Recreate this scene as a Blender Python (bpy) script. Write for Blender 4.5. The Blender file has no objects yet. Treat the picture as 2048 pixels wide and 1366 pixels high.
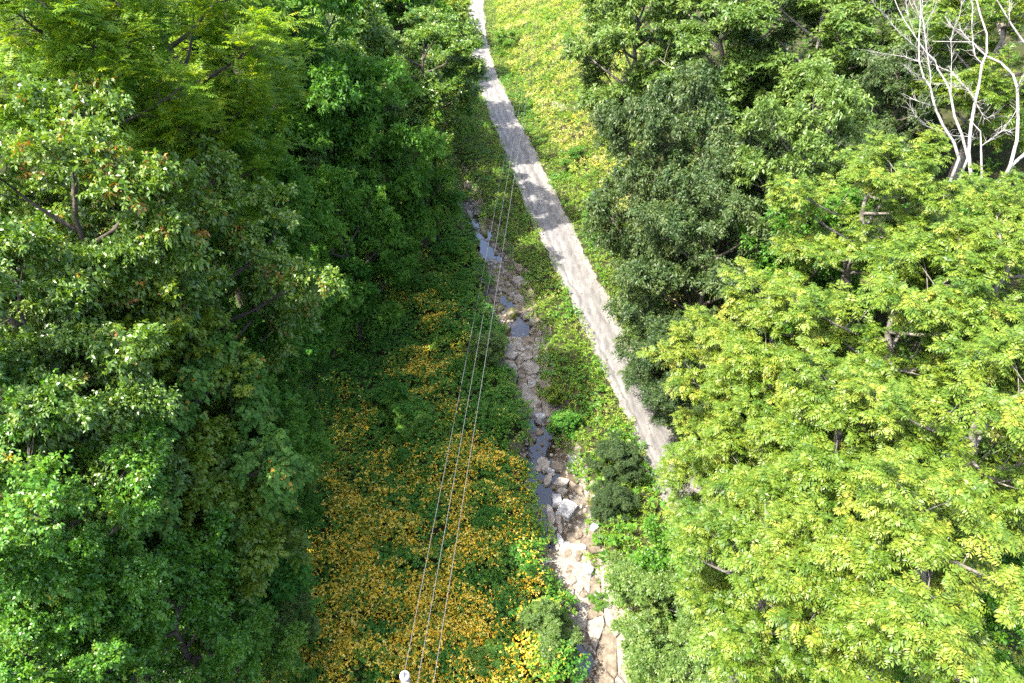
import bpy, bmesh, math, random
import numpy as np
from mathutils import Vector, Matrix

SC = bpy.context.scene
COL = SC.collection

# ------------------------------------------------------------------ camera
F, CX, CY, HC = 1365.0, 1024.0, 683.0, 28.0
PITCH = math.radians(38.0)
cp, sp = math.cos(PITCH), math.sin(PITCH)
cam = bpy.data.cameras.new('camera')
cam.sensor_width = 36.0
cam.lens = 36.0 * F / 2048.0
cam.clip_end = 3000.0
camo = bpy.data.objects.new('camera', cam)
COL.objects.link(camo)
camo.location = (0, 0, HC)
camo.rotation_euler = (math.radians(90) - PITCH, 0, 0)
SC.camera = camo

# ------------------------------------------------------------------ light
TO_SUN = Vector((-0.58, -0.26, 1.0)).normalized()
sun_el = math.asin(TO_SUN.z)
sun_az = math.atan2(TO_SUN.x, TO_SUN.y)
world = bpy.data.worlds.new('World')
SC.world = world
world.use_nodes = True
wn = world.node_tree
for n in list(wn.nodes):
    wn.nodes.remove(n)
sky = wn.nodes.new('ShaderNodeTexSky')
sky.sky_type = 'NISHITA'
sky.sun_disc = False
sky.sun_elevation = sun_el
sky.sun_rotation = sun_az
sky.dust_density = 3.5
sky.air_density = 1.0
sky.ozone_density = 1.0
bg = wn.nodes.new('ShaderNodeBackground')
bg.inputs['Strength'].default_value = 0.15
wo = wn.nodes.new('ShaderNodeOutputWorld')
wn.links.new(sky.outputs[0], bg.inputs[0])
wn.links.new(bg.outputs[0], wo.inputs[0])
sl = bpy.data.lights.new('sun', 'SUN')
sl.energy = 3.3
sl.angle = math.radians(0.5)
sl.color = (1.0, 0.95, 0.86)
so = bpy.data.objects.new('sun', sl)
COL.objects.link(so)
so.rotation_euler = TO_SUN.to_track_quat('Z', 'Y').to_euler()
SC.view_settings.view_transform = 'Standard'
SC.view_settings.look = 'None'
SC.view_settings.exposure = 2.42
SC.view_settings.gamma = 1.0
SC.view_settings.use_curve_mapping = False
SC.render.engine = 'CYCLES'
SC.cycles.max_bounces = 6
SC.cycles.diffuse_bounces = 4
SC.cycles.glossy_bounces = 2
SC.cycles.transmission_bounces = 4
SC.cycles.use_denoising = False

# ------------------------------------------------------------------ helpers
def ray(px, py):
    u, v = (px - CX) / F, (py - CY) / F
    return np.array([u, cp - v * sp, -(sp + v * cp)])

def at(px, py, z=0.0):                       # point of the plane at height z seen at that pixel
    d = ray(px, py)
    return np.array([0, 0, HC]) + d * ((z - HC) / d[2])

def atd(px, py, depth):                      # point at that depth
    return np.array([0, 0, HC]) + ray(px, py) * depth

def depth_of(P):
    return P[1] * cp + (HC - P[2]) * sp

def sstep(a, b, x):
    t = np.clip((x - a) / (b - a), 0, 1)
    return t * t * (3 - 2 * t)

_RT = np.random.default_rng(5).random((256, 256))
def vnoise(x, y, s=1.0, o=0.0):
    x = np.asarray(x, float) / s + 37.3 + o
    y = np.asarray(y, float) / s + 91.7 + o * 1.7
    xi, yi = np.floor(x).astype(int), np.floor(y).astype(int)
    fx, fy = x - xi, y - yi
    fx, fy = fx * fx * (3 - 2 * fx), fy * fy * (3 - 2 * fy)
    a, b = _RT[xi % 256, yi % 256], _RT[(xi + 1) % 256, yi % 256]
    c, d = _RT[xi % 256, (yi + 1) % 256], _RT[(xi + 1) % 256, (yi + 1) % 256]
    return (a * (1 - fx) + b * fx) * (1 - fy) + (c * (1 - fx) + d * fx) * fy

def fbm(x, y, s=1.0, o=0.0):
    return vnoise(x, y, s, o) * .5 + vnoise(x, y, s * .47, o + 11) * .3 + vnoise(x, y, s * .21, o + 23) * .2

def tag(o, label=None, cat=None, group=None, kind=None):
    if label: o['label'] = label
    if cat: o['category'] = cat
    if group: o['group'] = group
    if kind: o['kind'] = kind
    return o

def link(name, me, mat=None, parent=None):
    o = bpy.data.objects.new(name, me)
    COL.objects.link(o)
    if mat is not None and len(me.materials) == 0:
        me.materials.append(mat)
    if parent is not None:
        o.parent = parent
    return o

def empty(name, loc=(0, 0, 0), rz=0.0):
    o = bpy.data.objects.new(name, None)
    o.empty_display_size = .3
    COL.objects.link(o)
    o.location = loc
    o.rotation_euler = (0, 0, rz)
    return o

def quads_mesh(name, V, tint=None, mats=None, midx=None, tris=None):
    """V: (n,4,3) separate quads."""
    n = len(V)
    me = bpy.data.meshes.new(name)
    me.vertices.add(n * 4)
    me.vertices.foreach_set('co', np.ascontiguousarray(V, np.float32).ravel())
    me.loops.add(n * 4)
    me.loops.foreach_set('vertex_index', np.arange(n * 4, dtype=np.int32))
    me.polygons.add(n)
    me.polygons.foreach_set('loop_start', np.arange(0, n * 4, 4, dtype=np.int32))
    me.polygons.foreach_set('loop_total', np.full(n, 4, np.int32))
    if mats:
        for m in mats: me.materials.append(m)
    if midx is not None:
        me.polygons.foreach_set('material_index', midx.astype(np.int32))
    me.update(calc_edges=True)
    if tint is not None:
        a = me.attributes.new('tint', 'FLOAT', 'FACE')
        a.data.foreach_set('value', np.ascontiguousarray(tint, np.float32))
    return me

def poly_mesh(name, verts, faces, mats=None, smooth=False):
    me = bpy.data.meshes.new(name)
    me.from_pydata([tuple(map(float, v)) for v in verts], [], faces)
    if mats:
        for m in mats: me.materials.append(m)
    if smooth:
        for p in me.polygons: p.use_smooth = True
    me.update()
    return me

class Tubes:
    def __init__(s): s.v, s.f = [], []
    def add(s, pts, rads, n=6, cap=True):
        pts = [np.asarray(p, float) for p in pts]
        b = len(s.v)
        for i, p in enumerate(pts):
            t = pts[min(i + 1, len(pts) - 1)] - pts[max(i - 1, 0)]
            t = t / (np.linalg.norm(t) + 1e-9)
            a = np.array([0, 1.0, 0]) if abs(t[1]) < .8 else np.array([1.0, 0, 0])
            u = np.cross(t, a); u /= np.linalg.norm(u) + 1e-9
            w = np.cross(t, u)
            for k in range(n):
                an = 2 * math.pi * k / n
                s.v.append(p + rads[i] * (u * math.cos(an) + w * math.sin(an)))
        for i in range(len(pts) - 1):
            for k in range(n):
                k2 = (k + 1) % n
                s.f.append((b + i * n + k, b + i * n + k2, b + (i + 1) * n + k2, b + (i + 1) * n + k))
        if cap:
            s.f.append(tuple(b + k for k in range(n))[::-1])
            s.f.append(tuple(b + (len(pts) - 1) * n + k for k in range(n)))
    def mesh(s, name, mat, smooth=True):
        return poly_mesh(name, s.v, s.f, [mat], smooth)

# ------------------------------------------------------------------ materials
def new_mat(name):
    m = bpy.data.materials.new(name)
    m.use_nodes = True
    nt = m.node_tree
    for n in list(nt.nodes): nt.nodes.remove(n)
    out = nt.nodes.new('ShaderNodeOutputMaterial')
    return m, nt, out

def ramp(nt, stops):
    r = nt.nodes.new('ShaderNodeValToRGB')
    el = r.color_ramp.elements
    while len(el) < len(stops): el.new(.5)
    for e, (p, c) in zip(el, stops):
        e.position = p; e.color = (*c, 1)
    return r

def leaf_mat(name, stops, trans=.35, tmul=(1.5, 1.5, .5), rough=.45, spec=.5, objvar=.28):
    m, nt, out = new_mat(name)
    L = nt.links
    at_ = nt.nodes.new('ShaderNodeAttribute'); at_.attribute_name = 'tint'
    oi = nt.nodes.new('ShaderNodeObjectInfo')
    ma = nt.nodes.new('ShaderNodeMath'); ma.operation = 'MULTIPLY_ADD'
    ma.inputs[1].default_value = objvar; 
    sb = nt.nodes.new('ShaderNodeMath'); sb.operation = 'SUBTRACT'; sb.inputs[1].default_value = .5
    L.new(oi.outputs['Random'], sb.inputs[0]); L.new(sb.outputs[0], ma.inputs[0]); L.new(at_.outputs['Fac'], ma.inputs[2])
    r = ramp(nt, stops)
    L.new(ma.outputs[0], r.inputs[0])
    pb = nt.nodes.new('ShaderNodeBsdfPrincipled')
    pb.inputs['Roughness'].default_value = rough
    pb.inputs['Specular IOR Level'].default_value = spec
    L.new(r.outputs[0], pb.inputs['Base Color'])
    mx = nt.nodes.new('ShaderNodeMix'); mx.data_type = 'RGBA'; mx.blend_type = 'MULTIPLY'; mx.inputs[0].default_value = 1
    L.new(r.outputs[0], mx.inputs[6]); mx.inputs[7].default_value = (*tmul, 1)
    tr = nt.nodes.new('ShaderNodeBsdfTranslucent')
    L.new(mx.outputs[2], tr.inputs[0])
    ms = nt.nodes.new('ShaderNodeMixShader'); ms.inputs[0].default_value = trans
    L.new(pb.outputs[0], ms.inputs[1]); L.new(tr.outputs[0], ms.inputs[2])
    L.new(ms.outputs[0], out.inputs[0])
    return m

def noise_mat(name, stops, scale=4.0, detail=8, rough=.8, bump=.3, bscale=None, spec=.3, coord='Object', extra=None):
    m, nt, out = new_mat(name)
    L = nt.links
    tc = nt.nodes.new('ShaderNodeTexCoord')
    nz = nt.nodes.new('ShaderNodeTexNoise'); nz.inputs['Scale'].default_value = scale; nz.inputs['Detail'].default_value = detail
    nz.inputs['Roughness'].default_value = .65
    L.new(tc.outputs[coord], nz.inputs[0])
    r = ramp(nt, stops); L.new(nz.outputs[0], r.inputs[0])
    pb = nt.nodes.new('ShaderNodeBsdfPrincipled')
    pb.inputs['Roughness'].default_value = rough; pb.inputs['Specular IOR Level'].default_value = spec
    col = r.outputs[0]
    if extra: col = extra(nt, tc, col)
    L.new(col, pb.inputs['Base Color'])
    if bump:
        n2 = nt.nodes.new('ShaderNodeTexNoise'); n2.inputs['Scale'].default_value = bscale or scale * 5; n2.inputs['Detail'].default_value = 6
        L.new(tc.outputs[coord], n2.inputs[0])
        b = nt.nodes.new('ShaderNodeBump'); b.inputs['Strength'].default_value = bump; b.inputs['Distance'].default_value = .05
        L.new(n2.outputs[0], b.inputs['Height']); L.new(b.outputs[0], pb.inputs['Normal'])
    L.new(pb.outputs[0], out.inputs[0])
    return m

M = {}
# bright walnut-like leaves, yellow green
M['walnut'] = leaf_mat('leaf_yellow_green', [(0, (.030, .078, .007)), (.4, (.085, .150, .012)), (.75, (.155, .205, .020)), (.95, (.235, .25, .035)), (1, (.30, .28, .04))], .28, (1.45, 1.45, .45), .45, .35, .18)
M['frond'] = leaf_mat('leaf_frond', [(0, (.050, .135, .008)), (.5, (.115, .220, .011)), (.85, (.23, .32, .014)), (1, (.34, .37, .02))], .42, (1.6, 1.5, .4), .48, .35)
M['dark'] = leaf_mat('leaf_dark', [(0, (.015, .038, .009)), (.5, (.032, .066, .014)), (1, (.080, .112, .026))], .22, (1.5, 1.5, .4), .5, .35)
M['broad'] = leaf_mat('leaf_broad', [(0, (.034, .090, .008)), (.5, (.085, .165, .015)), (.93, (.17, .25, .028)), (.97, (.26, .20, .02)), (1, (.28, .13, .02))], .28, (1.5, 1.5, .45), .40, .6)
M['fresh'] = leaf_mat('leaf_fresh', [(0, (.030, .115, .007)), (.5, (.075, .200, .011)), (.95, (.155, .26, .022)), (1, (.3, .26, .03))], .33, (1.5, 1.45, .4), .42, .5)
M['blue'] = leaf_mat('leaf_blue_green', [(0, (.028, .098, .009)), (.5, (.068, .175, .015)), (1, (.135, .25, .026))], .34, (1.4, 1.5, .5), .5, .25)
M['vine'] = leaf_mat('leaf_vine', [(0, (.035, .105, .014)), (.5, (.072, .165, .022)), (.93, (.12, .21, .032)), (.97, (.30, .22, .03)), (1, (.36, .20, .03))], .28, (1.5, 1.5, .5), .55, .25)
M['olive'] = leaf_mat('leaf_olive', [(0, (.065, .130, .010)), (.5, (.125, .200, .013)), (.9, (.19, .24, .016)), (1, (.38, .28, .02))], .33, (1.6, 1.4, .4), .45, .45)
M['pale'] = leaf_mat('leaf_pale', [(0, (.045, .100, .016)), (.5, (.090, .155, .026)), (1, (.16, .22, .045))], .28, (1.4, 1.4, .5), .45, .4)
M['weed'] = leaf_mat('leaf_weed', [(0, (.024, .095, .010)), (.45, (.055, .175, .018)), (.75, (.115, .23, .022)), (1, (.22, .23, .020))], .32, (1.4, 1.5, .45), .5, .25)
M['grass'] = leaf_mat('leaf_grass', [(0, (.055, .150, .012)), (.5, (.125, .240, .018)), (.85, (.22, .30, .03)), (1, (.36, .33, .12))], .35, (1.4, 1.4, .5), .5, .3)
M['meadow'] = leaf_mat('leaf_meadow', [(0, (.050, .150, .015)), (.4, (.150, .250, .022)), (.75, (.30, .34, .05)), (1, (.46, .41, .20))], .35, (1.3, 1.4, .5), .55, .3)
M['flower'] = leaf_mat('petal_orange', [(0, (.46, .25, .012)), (.35, (.68, .43, .02)), (.7, (.78, .56, .05)), (1, (.82, .68, .18))], .3, (1.2, 1.1, .6), .6, .2)
M['gold'] = leaf_mat('petal_gold', [(0, (.36, .30, .02)), (.5, (.55, .44, .03)), (1, (.66, .55, .08))], .3, (1.2, 1.1, .6), .6, .2)
M['white_bloom'] = leaf_mat('petal_white', [(0, (.45, .50, .32)), (1, (.72, .74, .58))], .3, (1.1, 1.1, .9), .6, .2)
M['bark'] = noise_mat('bark', [(.3, (.07, .06, .05)), (.55, (.18, .16, .135)), (.8, (.33, .31, .28))], 3.0, 8, .9, .6, 14)
M['bark_dark'] = noise_mat('bark_dark', [(.3, (.03, .026, .02)), (.7, (.11, .09, .07))], 3.0, 8, .9, .6, 14)
M['bark_pale'] = noise_mat('bark_pale', [(.36, (.09, .083, .075)), (.48, (.25, .235, .215)), (.75, (.38, .365, .34))], 3.5, 8, .85, .4, 20)
M['bark_grey'] = noise_mat('bark_grey', [(.3, (.12, .115, .11)), (.7, (.30, .29, .27))], 2.2, 8, .85, .4, 20)
M['soil'] = noise_mat('soil', [(.3, (.018, .022, .009)), (.5, (.034, .038, .015)), (.75, (.070, .060, .034))], .9, 10, 1.0, .6, 8, .1)
M['limestone'] = noise_mat('limestone', [(.30, (.07, .060, .047)), (.45, (.185, .163, .132)), (.62, (.275, .247, .207)), (.8, (.40, .37, .32))], 2.6, 10, .85, .6, 9)
M['limestone_grey'] = noise_mat('limestone_grey', [(.28, (.13, .125, .12)), (.5, (.30, .295, .285)), (.75, (.46, .45, .435))], 3.0, 10, .85, .6, 11)
M['limestone_brown'] = noise_mat('limestone_brown', [(.30, (.055, .042, .030)), (.5, (.145, .117, .083)), (.75, (.27, .225, .165))], 2.6, 10, .85, .6, 9)
def moss(nt, tc, col):
    nz = nt.nodes.new('ShaderNodeTexNoise'); nz.inputs['Scale'].default_value = 2.2; nz.inputs['Detail'].default_value = 6
    nt.links.new(tc.outputs['Object'], nz.inputs[0])
    r = ramp(nt, [(.42, (0, 0, 0)), (.55, (1, 1, 1))]); nt.links.new(nz.outputs[0], r.inputs[0])
    mx = nt.nodes.new('ShaderNodeMix'); mx.data_type = 'RGBA'
    nt.links.new(r.outputs[0], mx.inputs[0]); nt.links.new(col, mx.inputs[6]); mx.inputs[7].default_value = (.075, .085, .012, 1)
    return mx.outputs[2]
M['limestone_mossy'] = noise_mat('limestone_mossy', [(.28, (.09, .075, .05)), (.5, (.20, .17, .12)), (.75, (.36, .32, .26))], 2.6, 10, .85, .6, 9, extra=moss)
def wetness(nt, tc, col):                    # wet and silty below the water line
    a = nt.nodes.new('ShaderNodeAttribute'); a.attribute_name = 'wet'
    mx = nt.nodes.new('ShaderNodeMix'); mx.data_type = 'RGBA'; mx.blend_type = 'MULTIPLY'
    nt.links.new(a.outputs['Fac'], mx.inputs[0]); nt.links.new(col, mx.inputs[6]); mx.inputs[7].default_value = (.42, .36, .28, 1)
    return mx.outputs[2]
M['creek_bed'] = noise_mat('creek_bed', [(.3, (.040, .032, .022)), (.45, (.105, .085, .062)), (.6, (.19, .165, .125)), (.8, (.33, .30, .25))], 2.2, 12, .7, .9, 12, extra=wetness)

M['metal'] = noise_mat('wire_metal', [(.3, (.07, .07, .07)), (.7, (.16, .16, .16))], 30, 3, .45, 0, spec=.5)
M['porcelain'] = noise_mat('porcelain', [(.3, (.78, .79, .80)), (.7, (.84, .84, .84))], 30, 3, .2, 0, spec=.6)
M['steel'] = noise_mat('steel', [(.3, (.07, .07, .08)), (.7, (.12, .12, .13))], 30, 3, .4, 0, spec=.6)
M['pole_wood'] = noise_mat('pole_wood', [(.3, (.16, .13, .10)), (.7, (.34, .30, .25))], 6, 6, .9, .3, 30)

# water
m, nt, out = new_mat('creek_water')
pb = nt.nodes.new('ShaderNodeBsdfPrincipled')
pb.inputs['Base Color'].default_value = (.045, .034, .022, 1); pb.inputs['Roughness'].default_value = .04; pb.inputs['IOR'].default_value = 1.33
pb.inputs['Specular IOR Level'].default_value = .5
tp = nt.nodes.new('ShaderNodeBsdfTransparent'); tp.inputs[0].default_value = (.62, .50, .36, 1)
gl = nt.nodes.new('ShaderNodeBsdfGlossy'); gl.inputs['Roughness'].default_value = .03; gl.inputs[0].default_value = (1, 1, 1, 1)
fr = nt.nodes.new('ShaderNodeFresnel'); fr.inputs[0].default_value = 1.65
tc = nt.nodes.new('ShaderNodeTexCoord')
nz = nt.nodes.new('ShaderNodeTexNoise'); nz.inputs['Scale'].default_value = 1.8; nz.inputs['Detail'].default_value = 3
nt.links.new(tc.outputs['Object'], nz.inputs[0])
bp = nt.nodes.new('ShaderNodeBump'); bp.inputs['Strength'].default_value = .06; bp.inputs['Distance'].default_value = .05
nt.links.new(nz.outputs[0], bp.inputs['Height'])
nt.links.new(bp.outputs[0], gl.inputs['Normal']); nt.links.new(bp.outputs[0], pb.inputs['Normal']); nt.links.new(bp.outputs[0], fr.inputs['Normal'])
m1 = nt.nodes.new('ShaderNodeMixShader'); m1.inputs[0].default_value = .5
nt.links.new(pb.outputs[0], m1.inputs[1]); nt.links.new(tp.outputs[0], m1.inputs[2])
m2 = nt.nodes.new('ShaderNodeMixShader')
nt.links.new(fr.outputs[0], m2.inputs[0]); nt.links.new(m1.outputs[0], m2.inputs[1]); nt.links.new(gl.outputs[0], m2.inputs[2])
nt.links.new(m2.outputs[0], out.inputs[0])
M['water'] = m

# gravel road: uses uv-like attribute 'across' (-1..1 from left to right edge)
m, nt, out = new_mat('road_gravel')
L = nt.links
tc = nt.nodes.new('ShaderNodeTexCoord')
mp = nt.nodes.new('ShaderNodeMapping'); mp.inputs['Rotation'].default_value = (0, 0, math.radians(-10)); mp.inputs['Scale'].default_value = (1.0, .22, 1)
L.new(tc.outputs['Object'], mp.inputs[0])
n1 = nt.nodes.new('ShaderNodeTexNoise'); n1.inputs['Scale'].default_value = 2.6; n1.inputs['Detail'].default_value = 10; n1.inputs['Roughness'].default_value = .7
L.new(mp.outputs[0], n1.inputs[0])
r1 = ramp(nt, [(.3, (.098, .095, .091)), (.5, (.168, .162, .154)), (.7, (.24, .231, .217))]); L.new(n1.outputs[0], r1.inputs[0])
n2 = nt.nodes.new('ShaderNodeTexNoise'); n2.inputs['Scale'].default_value = 22; n2.inputs['Detail'].default_value = 4; n2.inputs['Roughness'].default_value = .8
L.new(tc.outputs['Object'], n2.inputs[0])
r2 = ramp(nt, [(.3, (.62, .62, .62)), (.6, (1.1, 1.1, 1.1))]); L.new(n2.outputs[0], r2.inputs[0])
mx = nt.nodes.new('ShaderNodeMix'); mx.data_type = 'RGBA'; mx.blend_type = 'MULTIPLY'; mx.inputs[0].default_value = .8
L.new(r1.outputs[0], mx.inputs[6]); L.new(r2.outputs[0], mx.inputs[7])
aa = nt.nodes.new('ShaderNodeAttribute'); aa.attribute_name = 'across'
# worn wheel tracks are lighter, a thin oily mid line and crumbly pale edges
ns = nt.nodes.new('ShaderNodeMath'); ns.operation = 'MULTIPLY_ADD'; ns.inputs[1].default_value = .22
L.new(n1.outputs[0], ns.inputs[0]); L.new(aa.outputs['Fac'], ns.inputs[2])
r3 = ramp(nt, [(.0, (1.2, 1.17, 1.1)), (.14, (1.1, 1.08, 1.05)), (.26, (.95, .95, .95)), (.32, (.55, .54, .53)), (.38, (1.0, 1, 1)), (.52, (.74, .73, .72)), (.60, (1.0, .99, .98)), (.76, (.66, .64, .61)), (.86, (.95, .93, .9)), (1.0, (1.1, 1.05, .98))])
L.new(ns.outputs[0], r3.inputs[0])
mx2 = nt.nodes.new('ShaderNodeMix'); mx2.data_type = 'RGBA'; mx2.blend_type = 'MULTIPLY'; mx2.inputs[0].default_value = .9
L.new(mx.outputs[2], mx2.inputs[6]); L.new(r3.outputs[0], mx2.inputs[7])
# dark drips and patches
n4 = nt.nodes.new('ShaderNodeTexNoise'); n4.inputs['Scale'].default_value = 1.3; n4.inputs['Detail'].default_value = 5
L.new(tc.outputs['Object'], n4.inputs[0])
r4 = ramp(nt, [(.66, (1, 1, 1)), (.72, (.55, .54, .53))]); L.new(n4.outputs[0], r4.inputs[0])
mx3 = nt.nodes.new('ShaderNodeMix'); mx3.data_type = 'RGBA'; mx3.blend_type = 'MULTIPLY'; mx3.inputs[0].default_value = .8
L.new(mx2.outputs[2], mx3.inputs[6]); L.new(r4.outputs[0], mx3.inputs[7])
pb = nt.nodes.new('ShaderNodeBsdfPrincipled'); pb.inputs['Roughness'].default_value = .9; pb.inputs['Specular IOR Level'].default_value = .25
L.new(mx3.outputs[2], pb.inputs['Base Color'])
bp = nt.nodes.new('ShaderNodeBump'); bp.inputs['Strength'].default_value = .4; bp.inputs['Distance'].default_value = .02
L.new(n2.outputs[0], bp.inputs['Height']); L.new(bp.outputs[0], pb.inputs['Normal']); L.new(pb.outputs[0], out.inputs[0])
M['road'] = m

# ------------------------------------------------------------------ the lie of the land
RL = np.array([(12.0, -5), (10.6, 5), (9.0, 15), (7.45, 24), (6.95, 26.5), (6.35, 29.7), (5.35, 34.6), (4.55, 38.6), (3.65, 43.5), (3.0, 46.7), (1.75, 52.9), (.95, 57.4), (-.1, 63.4), (-1.5, 71.7), (-2.8, 79.8), (-4.1, 87.9), (-5.4, 98.2), (-6.7, 110.9), (-8.0, 138.6), (-8.5, 170), (-8.8, 320)])
RR = np.array([(15.0, -5), (13.6, 5), (12.0, 15), (10.3, 22), (8.9, 28.1), (7.95, 34.8), (7.5, 37.6), (6.95, 41.2), (6.3, 44.9), (5.85, 47.5), (5.0, 52.6), (3.7, 60.0), (2.75, 65.7), (1.6, 71.9), (.55, 78.1), (-.6, 85.2), (-1.8, 92.6), (-2.9, 100.8), (-4.1, 115.7), (-5.3, 138.6), (-5.6, 170), (-5.8, 320)])
CC = np.array([(5.2, -5), (4.6, 6), (4.1, 13), (3.85, 15.3), (3.5, 17.5), (2.85, 19.9), (2.4, 22.3), (2.15, 25.0), (1.8, 28.0), (1.3, 31.4), (.75, 35.4), (.1, 39.4), (-.65, 43.9), (-1.9, 49.2), (-3.3, 54.4), (-4.9, 61.0), (-7.5, 70), (-10.5, 85), (-13, 110), (-16, 320)])
CW = np.array([(1.7, -5), (1.55, 14), (1.5, 19), (1.7, 21), (2.2, 22.5), (2.25, 24.5), (1.6, 26.5), (1.3, 28), (1.35, 32), (1.55, 36), (1.75, 40), (1.7, 45), (1.45, 50), (1.2, 56), (1.0, 62), (.8, 75), (.6, 320)])
def roadL(y): return np.interp(y, RL[:, 1], RL[:, 0])
def roadR(y): return np.interp(y, RR[:, 1], RR[:, 0])
def creekC(y): return np.interp(y, CC[:, 1], CC[:, 0]) + .22 * np.sin(np.asarray(y) * .9) * (np.asarray(y) > 8)
def creekW(y): return .78 * np.interp(y, CW[:, 1], CW[:, 0]) + .18 * np.sin(np.asarray(y) * 1.7 + 1)
BED = -0.85
def slopeL(y): return np.interp(y, [0, 45, 60, 90, 140, 320], [-7.5, -7.5, -8.5, -11.5, -15, -16])

def land(x, y):
    x, y = np.asarray(x, float), np.asarray(y, float)
    h = .10 * (fbm(x, y, 3.0) - .5)
    rl, rr = roadL(y), roadR(y)
    # creek
    d = np.abs(x - creekC(y)); w = creekW(y)
    k = 1 - sstep(w - .1, w + 1.1, d)
    h = h * (1 - k) + (BED - .12) * k
    # left hillside
    e = np.maximum(slopeL(y) - x, 0)
    h = h + 26 * np.tanh(.55 * (np.sqrt(e * e + 4) - 2) / 26)
    # right bank and hillside
    e = np.maximum(x - (rr + 1.0), 0)
    far = sstep(45, 60, y)
    h = h + 30 * np.tanh((.42 + .10 * far) * (np.sqrt(e * e + 1) - 1) / 30) 
    # road bed levelled
    on = sstep(rl - 1.2, rl - .2, x) * (1 - sstep(rr + .2, rr + 1.2, x))
    h = h * (1 - on) - .05 * on
    rough = (fbm(x, y, 6.0, 3) - .5) * .8 * np.minimum(1, np.maximum(slopeL(y) - x, 0) / 6 + np.maximum(x - rr - 2, 0) / 8)
    return h + rough

def grid_mesh(name, xs, ys, fn, mats, smooth=True):
    X, Y = np.meshgrid(xs, ys)
    Z = fn(X, Y)
    nx, ny = len(xs), len(ys)
    me = bpy.data.meshes.new(name)
    me.vertices.add(nx * ny)
    me.vertices.foreach_set('co', np.stack([X, Y, Z], -1).astype(np.float32).ravel())
    i = (np.arange(ny - 1)[:, None] * nx + np.arange(nx - 1)[None]).ravel()
    q = np.stack([i, i + 1, i + 1 + nx, i + nx], 1).astype(np.int32)
    me.loops.add(q.size); me.loops.foreach_set('vertex_index', q.ravel())
    me.polygons.add(len(q)); me.polygons.foreach_set('loop_start', np.arange(0, q.size, 4, dtype=np.int32)); me.polygons.foreach_set('loop_total', np.full(len(q), 4, np.int32))
    me.polygons.foreach_set('use_smooth', np.full(len(q), smooth))
    for mm in mats: me.materials.append(mm)
    me.update(calc_edges=True)
    return me

xs = np.concatenate([np.linspace(-900, -60, 16)[:-1], np.linspace(-60, -14, 40)[:-1], np.linspace(-14, 16, 110)[:-1], np.linspace(16, 60, 36)[:-1], np.linspace(60, 900, 16)])
ys = np.concatenate([np.linspace(-400, -6, 14)[:-1], np.linspace(-6, 10, 24)[:-1], np.linspace(10, 75, 170)[:-1], np.linspace(75, 160, 60)[:-1], np.linspace(160, 1200, 24)])
tag(link('ground', grid_mesh('ground', xs, ys, land, [M['soil']])), kind='structure')

# road sheet, with a ragged edge
def strip(name, ys, fl, fr, fz, mat, n=9, attr=True):
    t = np.linspace(0, 1, n)
    V = np.empty((len(ys), n, 3)); A = np.empty((len(ys), n))
    for i, y in enumerate(ys):
        a, b = fl(y), fr(y)
        V[i, :, 0] = a + (b - a) * t; V[i, :, 1] = y; V[i, :, 2] = fz(V[i, :, 0], np.full(n, y)); A[i] = t
    me = bpy.data.meshes.new(name)
    me.vertices.add(len(ys) * n); me.vertices.foreach_set('co', V.astype(np.float32).ravel())
    i = (np.arange(len(ys) - 1)[:, None] * n + np.arange(n - 1)[None]).ravel()
    q = np.stack([i, i + 1, i + 1 + n, i + n], 1).astype(np.int32)
    me.loops.add(q.size); me.loops.foreach_set('vertex_index', q.ravel())
    me.polygons.add(len(q)); me.polygons.foreach_set('loop_start', np.arange(0, q.size, 4, dtype=np.int32)); me.polygons.foreach_set('loop_total', np.full(len(q), 4, np.int32))
    me.polygons.foreach_set('use_smooth', np.full(len(q), True))
    me.materials.append(mat); me.update(calc_edges=True)
    if attr:
        a = me.attributes.new('across', 'FLOAT', 'POINT'); a.data.foreach_set('value', A.astype(np.float32).ravel())
    return me
ry = np.concatenate([np.arange(-5, 150, .2), np.arange(150, 320, 3)])
def jag(y, o): return .28 * (vnoise(y, o, .45) - .5) + .34 * (vnoise(y, o, 2.2, 4) - .5)
def road_z(x, y):
    rl, rr = roadL(y), roadR(y)
    t = np.clip((x - rl) / (rr - rl), -.1, 1.1)
    return .0 + .05 * (1 - (2 * t - 1) ** 2)
tag(link('road', strip('road', ry, lambda y: roadL(y) + jag(y, 3.0), lambda y: roadR(y) + jag(y, 50.0), road_z, M['road'], 11)), kind='structure')

# creek bed and water
POOLS = [(958, 470, 1.5), (946, 440, 1.3), (962, 500, 1.0), (990, 515, .9), (995, 605, 1.1), (1020, 612, .9), (1040, 655, 1.0), (1050, 640, .8), (1092, 872, 1.0), (1075, 905, .9), (1070, 850, .6), (1085, 960, 1.1), (1078, 990, .8), (1080, 1025, .9), (1098, 1000, .8), (1092, 1075, .7), (1115, 1100, .5), (1160, 1320, .7), (1075, 930, .7)]
POOLW = [(*at(a, b, BED)[:2], r) for a, b, r in POOLS]
def wet_attr(me):
    co = np.empty(len(me.vertices) * 3, np.float32); me.vertices.foreach_get('co', co); co = co.reshape(-1, 3)
    a = me.attributes.new('wet', 'FLOAT', 'POINT'); a.data.foreach_set('value', (1 - sstep(-.05, .10, co[:, 2] - BED - .02)).astype(np.float32))
    return me
def bed(x, y):
    x, y = np.asarray(x, float), np.asarray(y, float)
    d = np.abs(x - creekC(y)) / creekW(y)
    h = BED + .02 + .20 * (fbm(x, y, 1.1, 7) - .45) + .06 * (vnoise(x, y, .3, 9) - .5)
    h = h + .9 * sstep(.9, 1.9, d)
    for a, b, r in POOLW:
        h = h - .22 * np.exp(-(((x - a) / (r * .75)) ** 2 + ((y - b) / (r * 1.1)) ** 2))
    return h
cy = np.arange(6, 72, .12)
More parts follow.
